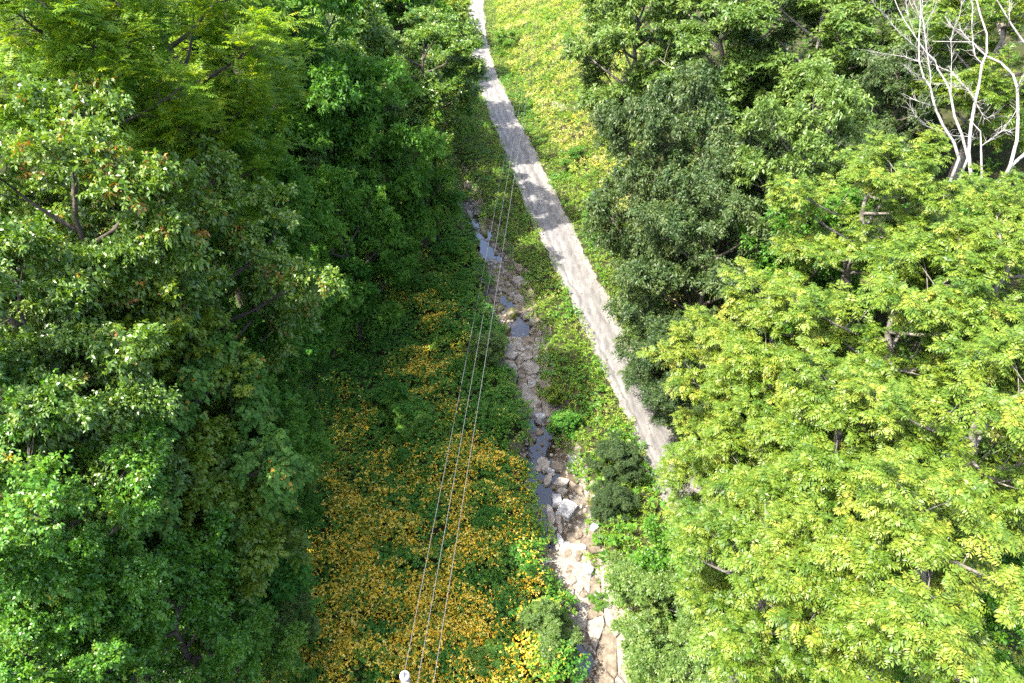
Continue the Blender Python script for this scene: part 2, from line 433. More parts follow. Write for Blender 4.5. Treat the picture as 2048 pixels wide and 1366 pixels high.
bed_o = tag(link('creek_bed', wet_attr(strip('creek_bed', cy, lambda y: creekC(y) - creekW(y) * 1.5, lambda y: creekC(y) + creekW(y) * 1.5, bed, M['creek_bed'], 34, False))), kind='structure')
tag(link('creek_water', strip('creek_water', np.arange(6, 72, .5), lambda y: creekC(y) - creekW(y) * 1.25, lambda y: creekC(y) + creekW(y) * 1.25, lambda x, y: np.full_like(x, BED - .055), M['water'], 4, False)), kind='structure')

# ------------------------------------------------------------------ leaves
def unit(a): return a / (np.linalg.norm(a, axis=-1, keepdims=True) + 1e-9)

def sprays(rng, P, D, length, pairs, L, W, ang=60, droop=.15, jit=.15, fold=.25, tint=None, term=True, t0=.12, tintj=.12, taper=True):
    """Twigs or compound leaves: at each P, along D, PAIRS of leaves to both sides. -> quads (n,4,3), tint"""
    N = len(P)
    D = unit(D)
    Z = np.array([0, 0, 1.0])
    S = unit(np.cross(D, Z) + 1e-4)
    ln = length * rng.uniform(.75, 1.2, (N, 1))
    dr = droop * rng.uniform(.5, 1.5, (N, 1))
    if tint is None: tint = rng.uniform(.2, .8, N)
    out, tt = [], []
    ca, sa = math.cos(math.radians(ang)), math.sin(math.radians(ang))
    items = [(t0 + (1 - t0) * (k + .5) / pairs, s) for k in range(pairs) for s in (-1, 1)]
    if term: items.append((1.0, 0))
    for t, s in items:
        pos = P + D * ln * t - Z * dr * t * t
        T = unit(D * ln - Z * 2 * dr * t)
        n = unit(np.cross(S, T) + rng.normal(0, jit, (N, 3)))
        if s: dl = T * ca + S * s * sa
        else: dl = T
        dl = unit(dl - Z * .15 + rng.normal(0, jit, (N, 3)))
        w = unit(np.cross(n, dl))
        n2 = np.cross(dl, w)
        sz = rng.uniform(.8, 1.2, (N, 1)) * ((.65 + .7 * math.sin(math.pi * min(1, .15 + t * .75))) if taper else 1)
        l, ww = L * sz, W * sz * .5
        v = np.stack([pos, pos + dl * l * .45 + w * ww + n2 * ww * fold, pos + dl * l - Z * l * .12, pos + dl * l * .45 - w * ww + n2 * ww * fold], 1)
        out.append(v); tt.append(np.clip(tint + rng.normal(0, tintj, N), 0, 1))
    return np.concatenate(out), np.concatenate(tt)

def rand_dirs(rng, n, zlo=-.2, zhi=1.0):
    a = rng.uniform(0, 2 * math.pi, n); z = rng.uniform(zlo, zhi, n); r = np.sqrt(np.maximum(0, 1 - z * z))
    return np.stack([r * np.cos(a), r * np.sin(a), z], 1)

def crown(name, seed, R, RZ, mat, bark, limbs=13, subs=6, rcl=.85, tips=7, per=8, sp_kw=None, out_bias=.75, flat=.65):
    """Limbs and foliage of one kind of tree. The crown's centre is the origin; it reaches R sideways, RZ up and down."""
    rng = np.random.default_rng(seed)
    tb = Tubes()
    base = np.array([0, 0, -RZ * .95])
    top = np.array([rng.normal(0, .3), rng.normal(0, .3), RZ * .55])
    spine = [base + (top - base) * t + np.array([rng.normal(0, .18), rng.normal(0, .18), 0]) * (t > 0) for t in np.linspace(0, 1, 7)]
    r0 = .055 * R
    tb.add(spine, [r0 * (1 - .8 * t) + .015 for t in np.linspace(0, 1, 7)], 7)
    cl = []
    for i in range(limbs):
        f = (i + .5) / limbs
        zt = -RZ * .75 + RZ * 1.7 * f
        az = i * 2.39996 + rng.normal(0, .35)
        s0 = np.clip((zt - RZ * .45 - base[2]) / (top[2] - base[2]), .05, .98)
        k = s0 * 6; j = min(int(k), 5); p0 = spine[j] + (spine[j + 1] - spine[j]) * (k - j)
        rr = R * math.sqrt(max(.06, 1 - (zt / RZ) ** 2)) * rng.uniform(.58, 1.14)
        end = np.array([rr * math.cos(az), rr * math.sin(az), zt * rng.uniform(.9, 1.1)])
        mid = p0 * .5 + end * .5 + np.array([0, 0, -.12 * rr]) + rng.normal(0, .15, 3)
        ctrl = [(1 - t) ** 2 * p0 + 2 * t * (1 - t) * mid + t * t * end for t in np.linspace(0, 1, 7)]
        rl_ = r0 * .42
        tb.add(ctrl, [rl_ * (1 - .85 * t) + .008 for t in np.linspace(0, 1, 7)], 5)
        cl.append(end)
        for q in range(subs):
            t = .38 + .6 * (q + rng.uniform(0, .8)) / subs
            k = t * 6; j = min(int(k), 5); a = ctrl[j] + (ctrl[j + 1] - ctrl[j]) * (k - j)
            dirn = unit((end - p0)) * .5 + rand_dirs(rng, 1, -.25, .8)[0]
            b = a + unit(dirn) * R * rng.uniform(.22, .42)
            tb.add([a, (a + b) / 2 + rng.normal(0, .06, 3), b], [.022, .015, .007], 4, False)
            cl.append(b)
    cl = np.array(cl)
    P, D, T = [], [], []
    for c in cl:
        outw = unit(c + np.array([0, 0, .4 * RZ]))
        n = max(2, int(tips * rng.uniform(.7, 1.3)))
        o = rand_dirs(rng, n, -.35, 1.0)
        o = unit(o + outw * out_bias) * rng.uniform(.35, 1.0, (n, 1)) * rcl * rng.uniform(.8, 1.2)
        o[:, 2] *= flat
        tp = c + o
        for tpt, oo in zip(tp, o):
            m_ = max(3, int(per * rng.uniform(.7, 1.3)))
            d = rand_dirs(rng, m_, -.25, .75) + unit(oo) * .45
            P.append(tpt + rng.normal(0, .08, (m_, 3))); D.append(d)
            T.append(np.full(m_, .5) + rng.normal(0, .13) + rng.normal(0, .10, m_))
    P, D, T = np.concatenate(P), np.concatenate(D), np.concatenate(T)
    V, t = sprays(rng, P, D, tint=np.clip(T, .02, .98), **sp_kw)
    me = quads_mesh(name + '_leaves', V, t, [mat])
    return dict(limbs=tb.mesh(name + '_limbs', bark), leaves=me, R=R, RZ=RZ)

KINDS = {}
def kind(key, variants, **kw):
    KINDS[key] = [crown(key + str(i), 100 * len(KINDS) + i * 7 + 3, **kw) for i in range(variants)]
PIN = dict(length=.44, pairs=6, L=.125, W=.043, ang=62, droop=.16, jit=.15, fold=.3)
kind('walnut', 3, R=3.5, RZ=3.2, mat=M['walnut'], bark=M['bark'], limbs=14, subs=6, rcl=.85, tips=7, per=9, sp_kw=PIN)
kind('frond', 1, R=3.4, RZ=3.6, mat=M['frond'], bark=M['bark_dark'], limbs=14, subs=5, rcl=1.0, tips=6, per=7, sp_kw=dict(length=.62, pairs=8, L=.12, W=.04, ang=66, droop=.12, jit=.10, fold=.2))
SIM = dict(length=.45, pairs=4, ang=50, droop=.10, jit=.42, fold=.3)
kind('dark', 2, R=3.6, RZ=4.0, mat=M['dark'], bark=M['bark_dark'], limbs=16, subs=6, rcl=.95, tips=7, per=14, sp_kw=dict(SIM, L=.125, W=.052, droop=.28))
kind('broad', 2, R=3.4, RZ=3.2, mat=M['broad'], bark=M['bark_dark'], limbs=14, subs=5, rcl=.9, tips=7, per=12, sp_kw=dict(SIM, L=.135, W=.068))
kind('fresh', 2, R=3.2, RZ=3.2, mat=M['fresh'], bark=M['bark_dark'], limbs=14, subs=5, rcl=.85, tips=7, per=12, sp_kw=dict(SIM, L=.108, W=.064, jit=.38))
kind('blue', 2, R=3.2, RZ=3.6, mat=M['blue'], bark=M['bark_dark'], limbs=14, subs=6, rcl=.9, tips=6, per=10, sp_kw=dict(SIM, L=.15, W=.07))
kind('vine', 1, R=3.0, RZ=2.6, mat=M['vine'], bark=M['bark_dark'], limbs=14, subs=5, rcl=.8, tips=6, per=10, out_bias=1.0, sp_kw=dict(SIM, L=.14, W=.13, jit=.3, droop=.25))
kind('olive', 1, R=3.0, RZ=3.0, mat=M['olive'], bark=M['bark_dark'], limbs=13, subs=5, rcl=.85, tips=6, per=9, sp_kw=dict(SIM, L=.15, W=.08, length=.5, pairs=5, jit=.22))
kind('pale', 2, R=3.2, RZ=3.4, mat=M['pale'], bark=M['bark'], limbs=14, subs=6, rcl=.9, tips=6, per=9, sp_kw=dict(SIM, L=.18, W=.07, jit=.35))
kind('shrub', 2, R=1.6, RZ=1.3, mat=M['weed'], bark=M['bark_dark'], limbs=10, subs=4, rcl=.5, tips=5, per=8, sp_kw=dict(SIM, L=.12, W=.07, length=.32))

TRUNK = {}
def trunk_mesh(bark):
    if bark.name not in TRUNK:
        tb = Tubes()
        tb.add([(0, 0, -.3), (0, 0, .04), (.012, 0, .3), (-.01, .01, .65), (0, 0, 1.0)], [1.45, 1.2, 1.05, 1.0, .95], 9)
        TRUNK[bark.name] = tb.mesh('trunk', bark)
    return TRUNK[bark.name]

_tc = {}
def tree(name, key, px, py, depth, R, label, cat='tree', group=None, squash=1.0, rot=None, skirt=True):
    P = atd(px, py, depth)
    vs = KINDS[key]
    i = _tc.get(key, 0); _tc[key] = i + 1
    pr = vs[i % len(vs)]
    s = R / pr['R']
    z0 = float(land(P[0], P[1]))
    cz = max(P[2], z0 + pr['RZ'] * s * squash * .72)
    if skirt and key in ('blue', 'fresh', 'broad', 'olive', 'vine', 'dark', 'pale'):      # these keep their leaves down to the ground
        topz = cz + pr['RZ'] * s * squash
        want = (topz - z0 - .9) / 2 / (pr['RZ'] * s)
        if want > squash:
            squash = min(want, 1.5 * squash); cz = topz - pr['RZ'] * s * squash
    root = tag(empty(name, (P[0], P[1], z0)), label, cat, group)
    rz = rot if rot is not None else (i * 2.1 + .4 * len(key))
    for nm, me in (('limbs', pr['limbs']), ('crown', pr['leaves'])):
        o = link(nm, me, None, root)
        o.location = (0, 0, cz - z0); o.scale = (s, s, s * squash); o.rotation_euler = (0, 0, rz)
    th = cz - z0 - pr['RZ'] * s * squash * .93
    if th > .2:
        o = link('trunk', trunk_mesh(pr['limbs'].materials[0]), None, root)
        r = .055 * pr['R'] * s + .008 * th
        o.scale = (r, r, th); o.location = (0, 0, 0)
    return root

#TREES
exec_trees = None
TREES = [
 # ---- right of the road: bright feathery-leaved trees in the foreground
 ('feathery_tree', 'walnut', 1850, 1190, 16.5, 2.83, 'large yellow-green feathery-leaved tree filling the lower right corner of the photo'),
 ('feathery_tree', 'walnut', 1540, 1190, 19.5, 2.74, 'yellow-green feathery-leaved tree right of the pale green bush on the lower creek bank'),
 ('feathery_tree', 'walnut', 1960, 880, 19, 2.92, 'bright yellow-green feathery-leaved tree halfway up the right edge of the photo'),
 ('feathery_tree', 'walnut', 1680, 930, 22, 3.18, 'yellow-green feathery tree in the middle of the right grove with a pale forked limb showing'),
 ('feathery_tree', 'walnut', 1462, 1020, 25, 2.56, 'yellow-green feathery tree that hides the near end of the gravel road'),
 ('feathery_tree', 'walnut', 1790, 680, 24.5, 3.53, 'broad yellow-green feathery tree with its pale trunk visible through a gap in the crown'),
 ('feathery_tree', 'walnut', 1545, 730, 28, 3.35, 'yellow-green feathery tree leaning over the dark trees on the right of the road'),
 ('feathery_tree', 'walnut', 2010, 590, 24, 3.00, 'yellow-green feathery tree at the right edge below the bare white dead trees'),
 ('feathery_tree', 'walnut', 1735, 440, 29, 3.27, 'yellow-green feathery tree with a pointed top just left of the bare white dead trees'),
 ('feathery_tree', 'walnut', 1985, 490, 30, 2.65, 'yellow-green feathery tree standing directly in front of the bare white dead trees'),
 ('feathery_tree', 'walnut', 2000, 130, 40, 4.66, 'yellow-green tree behind the bare white dead trees in the upper right corner'),
 ('feathery_tree', 'walnut', 1480, 880, 30, 2.30, 'smaller yellow-green feathery tree beside the road just above its hidden near end'),
 # ---- right: dark drooping trees next to the road
 ('dark_tree', 'dark', 1330, 330, 44, 4.6, 'tall dark green fine-leaved tree between the yellow flower bank and the feathery trees'),
 ('dark_tree', 'dark', 1400, 560, 38, 4.2, 'dark green fine-leaved tree with drooping twigs in the middle of the road\'s right side'),
 ('dark_tree', 'dark', 1350, 740, 37, 2.4, 'lowest dark green tree overhanging the right edge of the sunlit road'),
 ('dark_tree', 'dark', 1470, 400, 42, 3.8, 'dark green tree wedged behind the feathery tree with the pointed top'),
 ('green_tree', 'pale', 1610, 300, 37, 3.0, 'pale green broad-leaved tree just left of the feathery tree with the pointed top'),
 ('green_tree', 'pale', 1270, 70, 62, 5.2, 'mid-green tree at the top of the photo beside the yellow flower bank'),
 ('green_tree', 'pale', 1450, 90, 56, 5.4, 'sunlit mid-green tree at the top edge, second right of the flower bank'),
 ('green_tree', 'pale', 1620, 110, 52, 5.2, 'mid-green tree at the top edge, third right of the flower bank'),
 ('green_tree', 'pale', 1790, 60, 52, 4.8, 'green tree behind the left branches of the bare white dead tree at the top edge'),
 ('dark_tree', 'dark', 1790, 230, 44, 3.4, 'dark shaded tree in the gap left of the bare white dead tree'),
 ('shrub', 'pale', 1330, 1215, 27.5, 1.9, 'pale green bush on the right bank beside the cracked creek bedrock'),
 ('shrub', 'pale', 1370, 1340, 25, 1.8, 'pale green bush with dry twigs at the bottom edge right of the creek'),
 ('shrub', 'fresh', 1390, 1120, 27, 1.8, 'light green bush under the feathery trees just below the end of the road'),
 # ---- left: the wooded slope
 ('locust_tree', 'frond', 90, 70, 20, 3.3, 'yellow-topped tree with fern-like leaves in the upper left corner'),
 ('locust_tree', 'frond', 340, 90, 24, 3.7, 'fern-leaved green tree at the top edge right of the yellow-topped one'),
 ('locust_tree', 'frond', 200, 230, 21, 2.8, 'fern-leaved tree below the yellow-topped tree in the upper left'),
 ('locust_tree', 'frond', 470, 130, 29, 3.2, 'fern-leaved tree with a rounded right flank against the dark forest at the top'),
 ('locust_tree', 'frond', 420, 320, 27, 2.7, 'shaded fern-leaved tree just above the glossy tree in the left half'),
 ('glossy_tree', 'broad', 150, 420, 18.5, 2.6, 'glossy broad-leaved tree at the left edge with bright glints on its leaves'),
 ('glossy_tree', 'broad', 400, 500, 23, 2.8, 'glossy tree with narrow shining leaves right of the black gap in the left canopy'),
 ('glossy_tree', 'broad', 270, 580, 20, 2.0, 'glossy tree hanging over the right side of the black gap in the left canopy'),
 ('glossy_tree', 'broad', 40, 660, 16.5, 2.3, 'large-leaved tree at the left edge beside the black gap'),
 ('glossy_tree', 'broad', 110, 830, 16.5, 2.0, 'large-leaved shaded tree at the left edge below the black gap'),
 ('olive_tree', 'olive', 330, 740, 20.5, 2.1, 'small tree with yellowing leaves right below the black gap in the left canopy'),
 ('vine_mound', 'vine', 390, 870, 21, 2.3, 'mound of round-leaved vines below the yellowing small tree on the left'),
 ('leafy_tree', 'fresh', 60, 1000, 15.5, 2.2, 'bright green sunlit tree at the left edge in the lower half'),
 ('olive_tree', 'olive', 420, 1010, 22, 2.2, 'olive tree with a few yellow sprays left of the orange flowers'),
 ('leafy_tree', 'fresh', 320, 1220, 19.5, 2.2, 'bright green round-topped tree at the bottom edge left of the orange flowers'),
 ('leafy_tree', 'fresh', 90, 1190, 16, 1.8, 'shaded green tree at the left edge above the fallen pale branches'),
 ('leafy_tree', 'fresh', 130, 1350, 16, 1.9, 'green tree cut by the bottom left corner'),
 ('leafy_tree', 'blue', 500, 880, 25, 1.9, 'dark blue-green small tree between the vine mound and the flower field'),
 ('small_tree', 'pale', 635, 350, 41, 2.5, 'small sunlit tree standing out against the dark forest on the left'),
 ('forest_tree', 'blue', 560, 300, 38, 3.2, 'dark blue-green forest tree left of the small sunlit tree'),
 ('forest_tree', 'blue', 690, 470, 40, 2.9, 'blue-green forest tree at the edge of the flower field below the small sunlit tree'),
 ('forest_tree', 'blue', 560, 500, 33, 2.8, 'blue-green tree right of the glossy narrow-leaved tree at the flower field\'s top corner'),
 ('forest_tree', 'blue', 590, 60, 37, 3.8, 'deep shaded forest tree at the top edge right of the fern-leaved trees'),
 ('forest_tree', 'broad', 690, 120, 46, 3.8, 'dark forest tree in the upper middle left of the road'),
 ('forest_tree', 'blue', 745, 270, 43, 3.6, 'blue-green forest tree with a pale crown in the middle of the left forest'),
 ('forest_tree', 'fresh', 835, 320, 49, 2.7, 'bright green forest tree nearest to the upper creek'),
 ('forest_tree', 'broad', 845, 150, 49, 3.6, 'shaded tree with glinting leaves left of the curving road'),
 ('forest_tree', 'broad', 745, 10, 58, 5.4, 'dark tree at the top edge two trees left of the road'),
 ('forest_tree', 'olive', 830, 40, 70, 4.2, 'yellowish green tree at the top edge left of the road'),
 ('forest_tree', 'blue', 800, 60, 60, 3.8, 'tall blue-green forest tree left of the road, third down from the top edge'),
 ('forest_tree', 'fresh', 845, 105, 66, 3.8, 'light-topped green tree left of the road below the yellowish one'),
 ('forest_tree', 'broad', 855, 190, 56, 3.2, 'forest tree whose crown ends just short of the road bend'),
 ('forest_tree', 'broad', 845, -20, 96, 5.0, 'farthest tree left of the road, cut by the top edge'),
 ('forest_tree', 'blue', 800, -40, 104, 5.5, 'far tree cut by the top edge, left of the farthest roadside tree'),
 ('forest_tree', 'blue', 330, 10, 34, 4.2, 'tall tree showing between the fern-leaved trees at the top edge'),
 ('forest_tree', 'fresh', 150, -20, 30, 4.0, 'tree behind the yellow-topped tree in the upper left corner'),
 ('forest_tree', 'blue', 430, 200, 38, 4.0, 'dark tree behind the fern-leaved tree with the rounded flank'),
 ('leafy_tree', 'fresh', 1985, 1200, 22, 2.8, 'shaded green tree under the feathery trees at the lower right edge'),
 ('leafy_tree', 'blue', 1690, 1250, 24, 2.6, 'shaded green tree in the dark gap between the two lowest feathery trees'),
 ('leafy_tree', 'blue', 1620, 520, 36, 3.2, 'shaded green tree behind the feathery trees in the middle of the right grove'),
 ('leafy_tree', 'blue', 1890, 520, 36, 2.8, 'shaded green tree at the foot of the bare white dead trees'),
 ('forest_tree', 'fresh', 890, 200, 66, 2.6, 'low green tree on the left verge of the curving road'),
 ('forest_tree', 'olive', 868, 25, 84, 3.9, 'yellow-green tree whose twigs reach over the road near the top edge'),
 ('forest_tree', 'blue', 760, 390, 48, 2.6, 'low dark tree above the upper end of the flower field'),
 ('forest_tree', 'fresh', 640, 210, 41, 3.0, 'green forest tree between the fern-leaved trees and the road in the upper left'),


 ('bush', 'shrub', 700, 560, 41, 1.5, 'green bush under the blue-green forest tree at the top of the flower field'),
 ('bush', 'fresh', 790, 480, 46, 1.6, 'green bush on the upper rim of the flower field, left of the bright water'),
 ('bush', 'shrub', 870, 400, 52, 1.6, 'green bush overhanging the left side of the bright water in the upper creek'),
 ('bush', 'pale', 975, 700, 42, .9, 'pale whitish-green sunlit bush leaning over the left side of the creek'),
 ('bush', 'pale', 1085, 1310, 29.5, 1.1, 'pale green bush at the bottom edge on the left side of the creek'),
 ('bush', 'fresh', 985, 1345, 28, .9, 'fresh green bush at the bottom edge between the wires and the creek'),
 ('bush', 'dark', 1238, 935, 36, 1.2, 'dark shaded bush on the right creek bank above the square blocks'),  # dark leaf kind puts the tree shadow on this bank into the colour
 ('bush', 'dark', 1222, 1020, 34.5, 1.0, 'dark shaded bush right of the larger square block'),  # shade here is likewise in the dark leaf colour, not cast
 ('bush', 'shrub', 1130, 850, 39, .8, 'small bush on the verge beside the pale rounded boulder'),
 ('bush', 'olive', 1110, 790, 41, .6, 'small yellowish bush at the lower end of the sunlit narrow stretch'),
 ('bush', 'fresh', 1192, 1236, 32, .42, 'small green plant growing alone on the bleached bedrock'),
 ('bush', 'fresh', 1150, 330, 66, 1.1, 'dark green bush on the flower bank just right of the shaded road'),
 ('bush', 'fresh', 1015, 105, 98, 1.7, 'green bush on the right verge of the road near the top edge'),
 ('bush', 'fresh', 1190, 420, 57, 1.2, 'green bush at the foot of the tall dark tree beside the road'),
 ('bush', 'fresh', 610, 720, 36, 1.3, 'mid-green bush on the left edge of the flower field, upper one'),
 ('bush', 'fresh', 575, 830, 32, 1.4, 'mid-green bush on the left field edge beside the small blue-green tree'),
 ('bush', 'olive', 560, 930, 29.5, 1.3, 'olive bush in front of the dark bush where the orange flowers begin'),
 ('bush', 'fresh', 530, 1120, 27, 1.3, 'fresh green bush at the left rim of the densest orange flowers'),
 ('bush', 'pale', 545, 1230, 25.5, 1.2, 'pale green bush at the lower left rim of the orange flowers'),
 ('bush', 'fresh', 650, 620, 39, 1.3, 'light green bush at the upper left of the flower field'),
 ('bush', 'blue', 580, 590, 38, 1.9, 'dark bush at the upper left corner of the flower field'),
 ('bush', 'shrub', 560, 680, 34, 1.9, 'blue-green bush on the left edge of the flower field below the dark corner bush'),
 ('bush', 'blue', 520, 770, 30, 2.0, 'dark bush on the left edge of the flower field above the blue-green small tree'),
 ('bush', 'olive', 500, 1090, 26, 1.6, 'yellow-tinged bush right below the olive tree beside the orange flowers'),
 ('bush', 'blue', 540, 960, 29, 1.7, 'dark bush right of the olive tree where the orange flowers begin'),
 ('bush', 'shrub', 500, 1180, 25, 1.7, 'weedy bush between the round-topped tree and the orange flowers'),
 ('bush', 'fresh', 470, 1310, 23, 1.7, 'green bush at the bottom edge beside the dry brush'),
 ('bush', 'blue', 250, 1080, 20, 1.7, 'dark bush in the shaded hollow above the fallen pale branches'),
 ('bush', 'vine', 230, 960, 19, 1.6, 'shaded mound of vines between the sunlit tree and the olive tree'),
 ('forest_tree', 'blue', 420, 640, 27, 2.6, 'dark blue-green tree between the glossy trees and the flower field'),
 ('forest_tree', 'blue', 450, 760, 26, 2.2, 'shaded blue-green tree above the vine mound'),
 ('forest_tree', 'broad', 90, 520, 22, 2.6, 'deep shaded broad-leaved tree just above the black gap on the left'),
 ('forest_tree', 'blue', 480, 380, 30, 2.4, 'dark tree in the hollow between the shaded fern-leaved tree and the glossy trees'),
]
for t in TREES:
    tree(*t[:7], cat='bush' if t[0] in ('shrub', 'vine_mound', 'bush') else 'tree', skirt=(t[2:4] != (845, 150)))

BLOBS = [(800, 1160, 5.0, 1.0), (640, 1200, 2.4, 1.0), (600, 1120, 1.2, .8), (900, 1290, 3.0, 1.0), (960, 930, 2.0, .85), (1000, 1010, 1.2, .8), (700, 860, 1.4, .45), (790, 920, 1.4, .5), (840, 745, 1.9, .6), (900, 700, 1.2, .35), (830, 590, 2.0, .3), (760, 540, 1.6, .22), (880, 640, 1.4, .4), (700, 1010, 1.8, .85), (640, 970, 1.0, .5), (575, 1020, .6, .5), (1060, 1160, 1.0, .5), (690, 800, .9, .3), (620, 1320, 1.8, .8), (900, 820, 1.0, .35), (935, 500, 1.4, .3), (820, 500, 1.6, .18)]
BW = [(*at(a, b, .9)[:2], r, w) for a, b, r, w in BLOBS]
def bloom(x, y):
    d = np.zeros_like(x)
    for a, b, r, w in BW:
        d = np.maximum(d, w * np.exp(-(((x - a) / r) ** 2 + ((y - b) / (r * 1.25)) ** 2) ** 1.5))
    return d * np.clip((fbm(x, y, 1.1, 5) - .30) * 4.6, 0, 1.3)
rng = np.random.default_rng(63)
for i in range(54):                                                   # taller clumps in the flower field
    y = rng.uniform(12, 50); x = rng.uniform(-8.5, float(creekC(y)) - 2.4)
    if float(bloom(np.array([x]), np.array([y]))[0]) > .35: continue
    pr = KINDS[('shrub', 'shrub', 'fresh', 'shrub', 'blue')[i % 5]][i % 2]
    R_ = .4 + .8 * rng.random() ** 2; k = R_ / pr['R']; z0 = float(land(x, y))
    root = tag(empty('leafy_clump', (x, y, z0)), 'rounded green clump standing a little taller than the flowering weeds around it', 'bush', 'leafy clumps in the flower field')
    for nm, me in (('limbs', pr['limbs']), ('crown', pr['leaves'])):
        o = link(nm, me, None, root); o.location = (0, 0, .45 + R_ * .55); o.scale = (k, k, k * .95); o.rotation_euler = (0, 0, i * 1.7)

# ------------------------------------------------------------------ ground cover
def poly_px(pts, z=0.0): return np.array([at(a, b, z)[:2] for a, b in pts])
def inside(poly, x, y):
    r = np.zeros(len(x), bool); n = len(poly)
    for i in range(n):
        x1, y1 = poly[i]; x2, y2 = poly[(i + 1) % n]
        c = ((y1 > y) != (y2 > y)) & (x < (x2 - x1) * (y - y1) / (y2 - y1 + 1e-12) + x1)
        r ^= c
    return r

def scatter(rng, n, box, keep):
    x = rng.uniform(box[0], box[1], n); y = rng.uniform(box[2], box[3], n)
    k = keep(x, y); return x[k], y[k]

def cover(name, seed, n, box, keep, hfn, mat, kw, up=(.1, .9), spread=.9, tintf=None, nper=1):
    rng = np.random.default_rng(seed)
    x, y = scatter(rng, n, box, keep)
    x, y = np.repeat(x, nper), np.repeat(y, nper)
    x = x + rng.normal(0, .05, len(x)); y = y + rng.normal(0, .05, len(y))
    h = hfn(x, y) * rng.uniform(.45, 1.0, len(x)) ** .6
    P = np.stack([x, y, land(x, y) + h], 1)
    D = rand_dirs(rng, len(x), *up)
    T = np.clip(.5 + rng.normal(0, .14, len(x)) + (tintf(x, y) if tintf is not None else 0), .02, .98)
    V, t = sprays(rng, P, D, tint=T, **kw)
    return V, t, (x, y)

def off_creek(x, y, m=.15): return np.abs(x - creekC(y)) > creekW(y) + m
def off_road(x, y, m=.08): return (x < roadL(y) - m) | (x > roadR(y) + m)

# flower field (orange-yellow blossoms over dense leaves)
def mound(x, y): return .2 + 1.3 * fbm(x, y, 2.6, 2) + 1.1 * np.clip(vnoise(x, y, .9, 14) - .25, 0, 1)
field_left = np.array([(8, -9.5), (14, -8.8), (20, -8.8), (26, -9.5), (34, -10.5), (42, -10.5), (50, -9.0), (58, -8.5), (64, -9.0)])
def in_field(x, y):
    edge = creekC(y) - creekW(y) + 1.1 * (vnoise(y, x * 0, 1.1, 3) - .36)
    return (x < edge) & (x > np.interp(y, field_left[:, 0], field_left[:, 1]) - 2)
lw = dict(length=.25, pairs=2, L=.122, W=.070, ang=50, droop=.05, jit=.35, fold=.3)
V, t, _ = cover('w', 21, 60000, (-13, 5, 7, 66), in_field, mound, M['weed'], lw, up=(-.1, .8), tintf=lambda x, y: .45 * (vnoise(x, y, 1.6, 8) - .5) + .28 * bloom(x, y))
tag(link('field_weeds', quads_mesh('field_weeds', V, t, [M['weed']])), 'dense knee-high green weeds between the wooded slope and the creek', kind='stuff')
rng = np.random.default_rng(22)
x, y = scatter(rng, 195000, (-13, 5, 8, 62), lambda x, y: in_field(x, y))
k = rng.random(len(x)) < bloom(x, y); x, y = x[k], y[k]
P = np.stack([x, y, land(x, y) + mound(x, y) * rng.uniform(.72, 1.05, len(x)) + .08], 1)
h = len(P) // 3
V, t = sprays(rng, P[:h], rand_dirs(rng, h, -.1, .7), .05, 1, .076, .060, 70, .01, .5, .5, rng.uniform(.2, 1, h), True)
V2, t2 = sprays(rng, P[h:], rand_dirs(rng, len(P) - h, -.1, .7), .045, 1, .054, .042, 70, .01, .5, .5, rng.uniform(0, .9, len(P) - h), True)
V, t = np.concatenate([V, V2]), np.concatenate([t, t2])
tag(link('orange_flowers', quads_mesh('orange_flowers', V, t, [M['flower']])), 'orange-yellow blossoms spread over the weeds left of the creek', kind='stuff')

# verge grass and weeds on both sides of the road
def verge_keep(x, y):
    l = (x > creekC(y) + creekW(y) * .95 + 1.0 * (vnoise(x * 0, y, 1.2, 6) - .62)) & (x < roadL(y) + .08 + .7 * (vnoise(x, y, .5, 2) - .5))
    l |= (y > 58) & (x > slopeL(y) - 3) & (x < roadL(y) + .08 + .7 * (vnoise(x, y, .5, 2) - .5))
    r = (x > roadR(y) - .02 + .7 * (vnoise(x, y, .5, 12) - .5)) & (x < roadR(y) + 2.6)
    return (l | r)
gh = lambda x, y: .10 + .42 * np.clip(fbm(x, y, 1.8, 4) - .15, 0, 1) + .25 * sstep(.75, 1.0, 1 - np.clip(np.abs(x - creekC(y)) - creekW(y), 0, 2) / 2)
gk = dict(length=.22, pairs=2, L=.17, W=.04, ang=35, droop=.05, jit=.45, fold=.2)
V, t, _ = cover('g', 31, 170000, (-16, 18, 12, 150), lambda x, y: verge_keep(x, y) & (np.random.default_rng(1).random(len(x)) < np.interp(y, [12, 60, 150], [1, .7, .3])), gh, M['grass'], gk, up=(.1, 1), tintf=lambda x, y: .55 * (fbm(x, y, 2.2, 15) - .45))
tag(link('verge_grass', quads_mesh('verge_grass', V, t, [M['grass']])), 'sunlit grass and small weeds on the verges of the gravel road', kind='stuff')
wk = dict(length=.26, pairs=3, L=.12, W=.07, ang=50, droop=.04, jit=.35, fold=.3)
def clump_keep(x, y): return verge_keep(x, y) & (fbm(x, y, 2.4, 33) > .56 - .10 * sstep(1.2, .3, np.abs(x - creekC(y)) - creekW(y)))
V, t, _ = cover('c', 32, 42000, (-16, 14, 12, 110), clump_keep, lambda x, y: .25 + .8 * np.clip(fbm(x, y, 2.4, 33) - .5, 0, .4) * 1.4, M['weed'], wk, up=(-.1, .8))
tag(link('verge_weeds', quads_mesh('verge_weeds', V, t, [M['fresh']])), 'leafy green weed clumps along the creek bank and verges', kind='stuff')

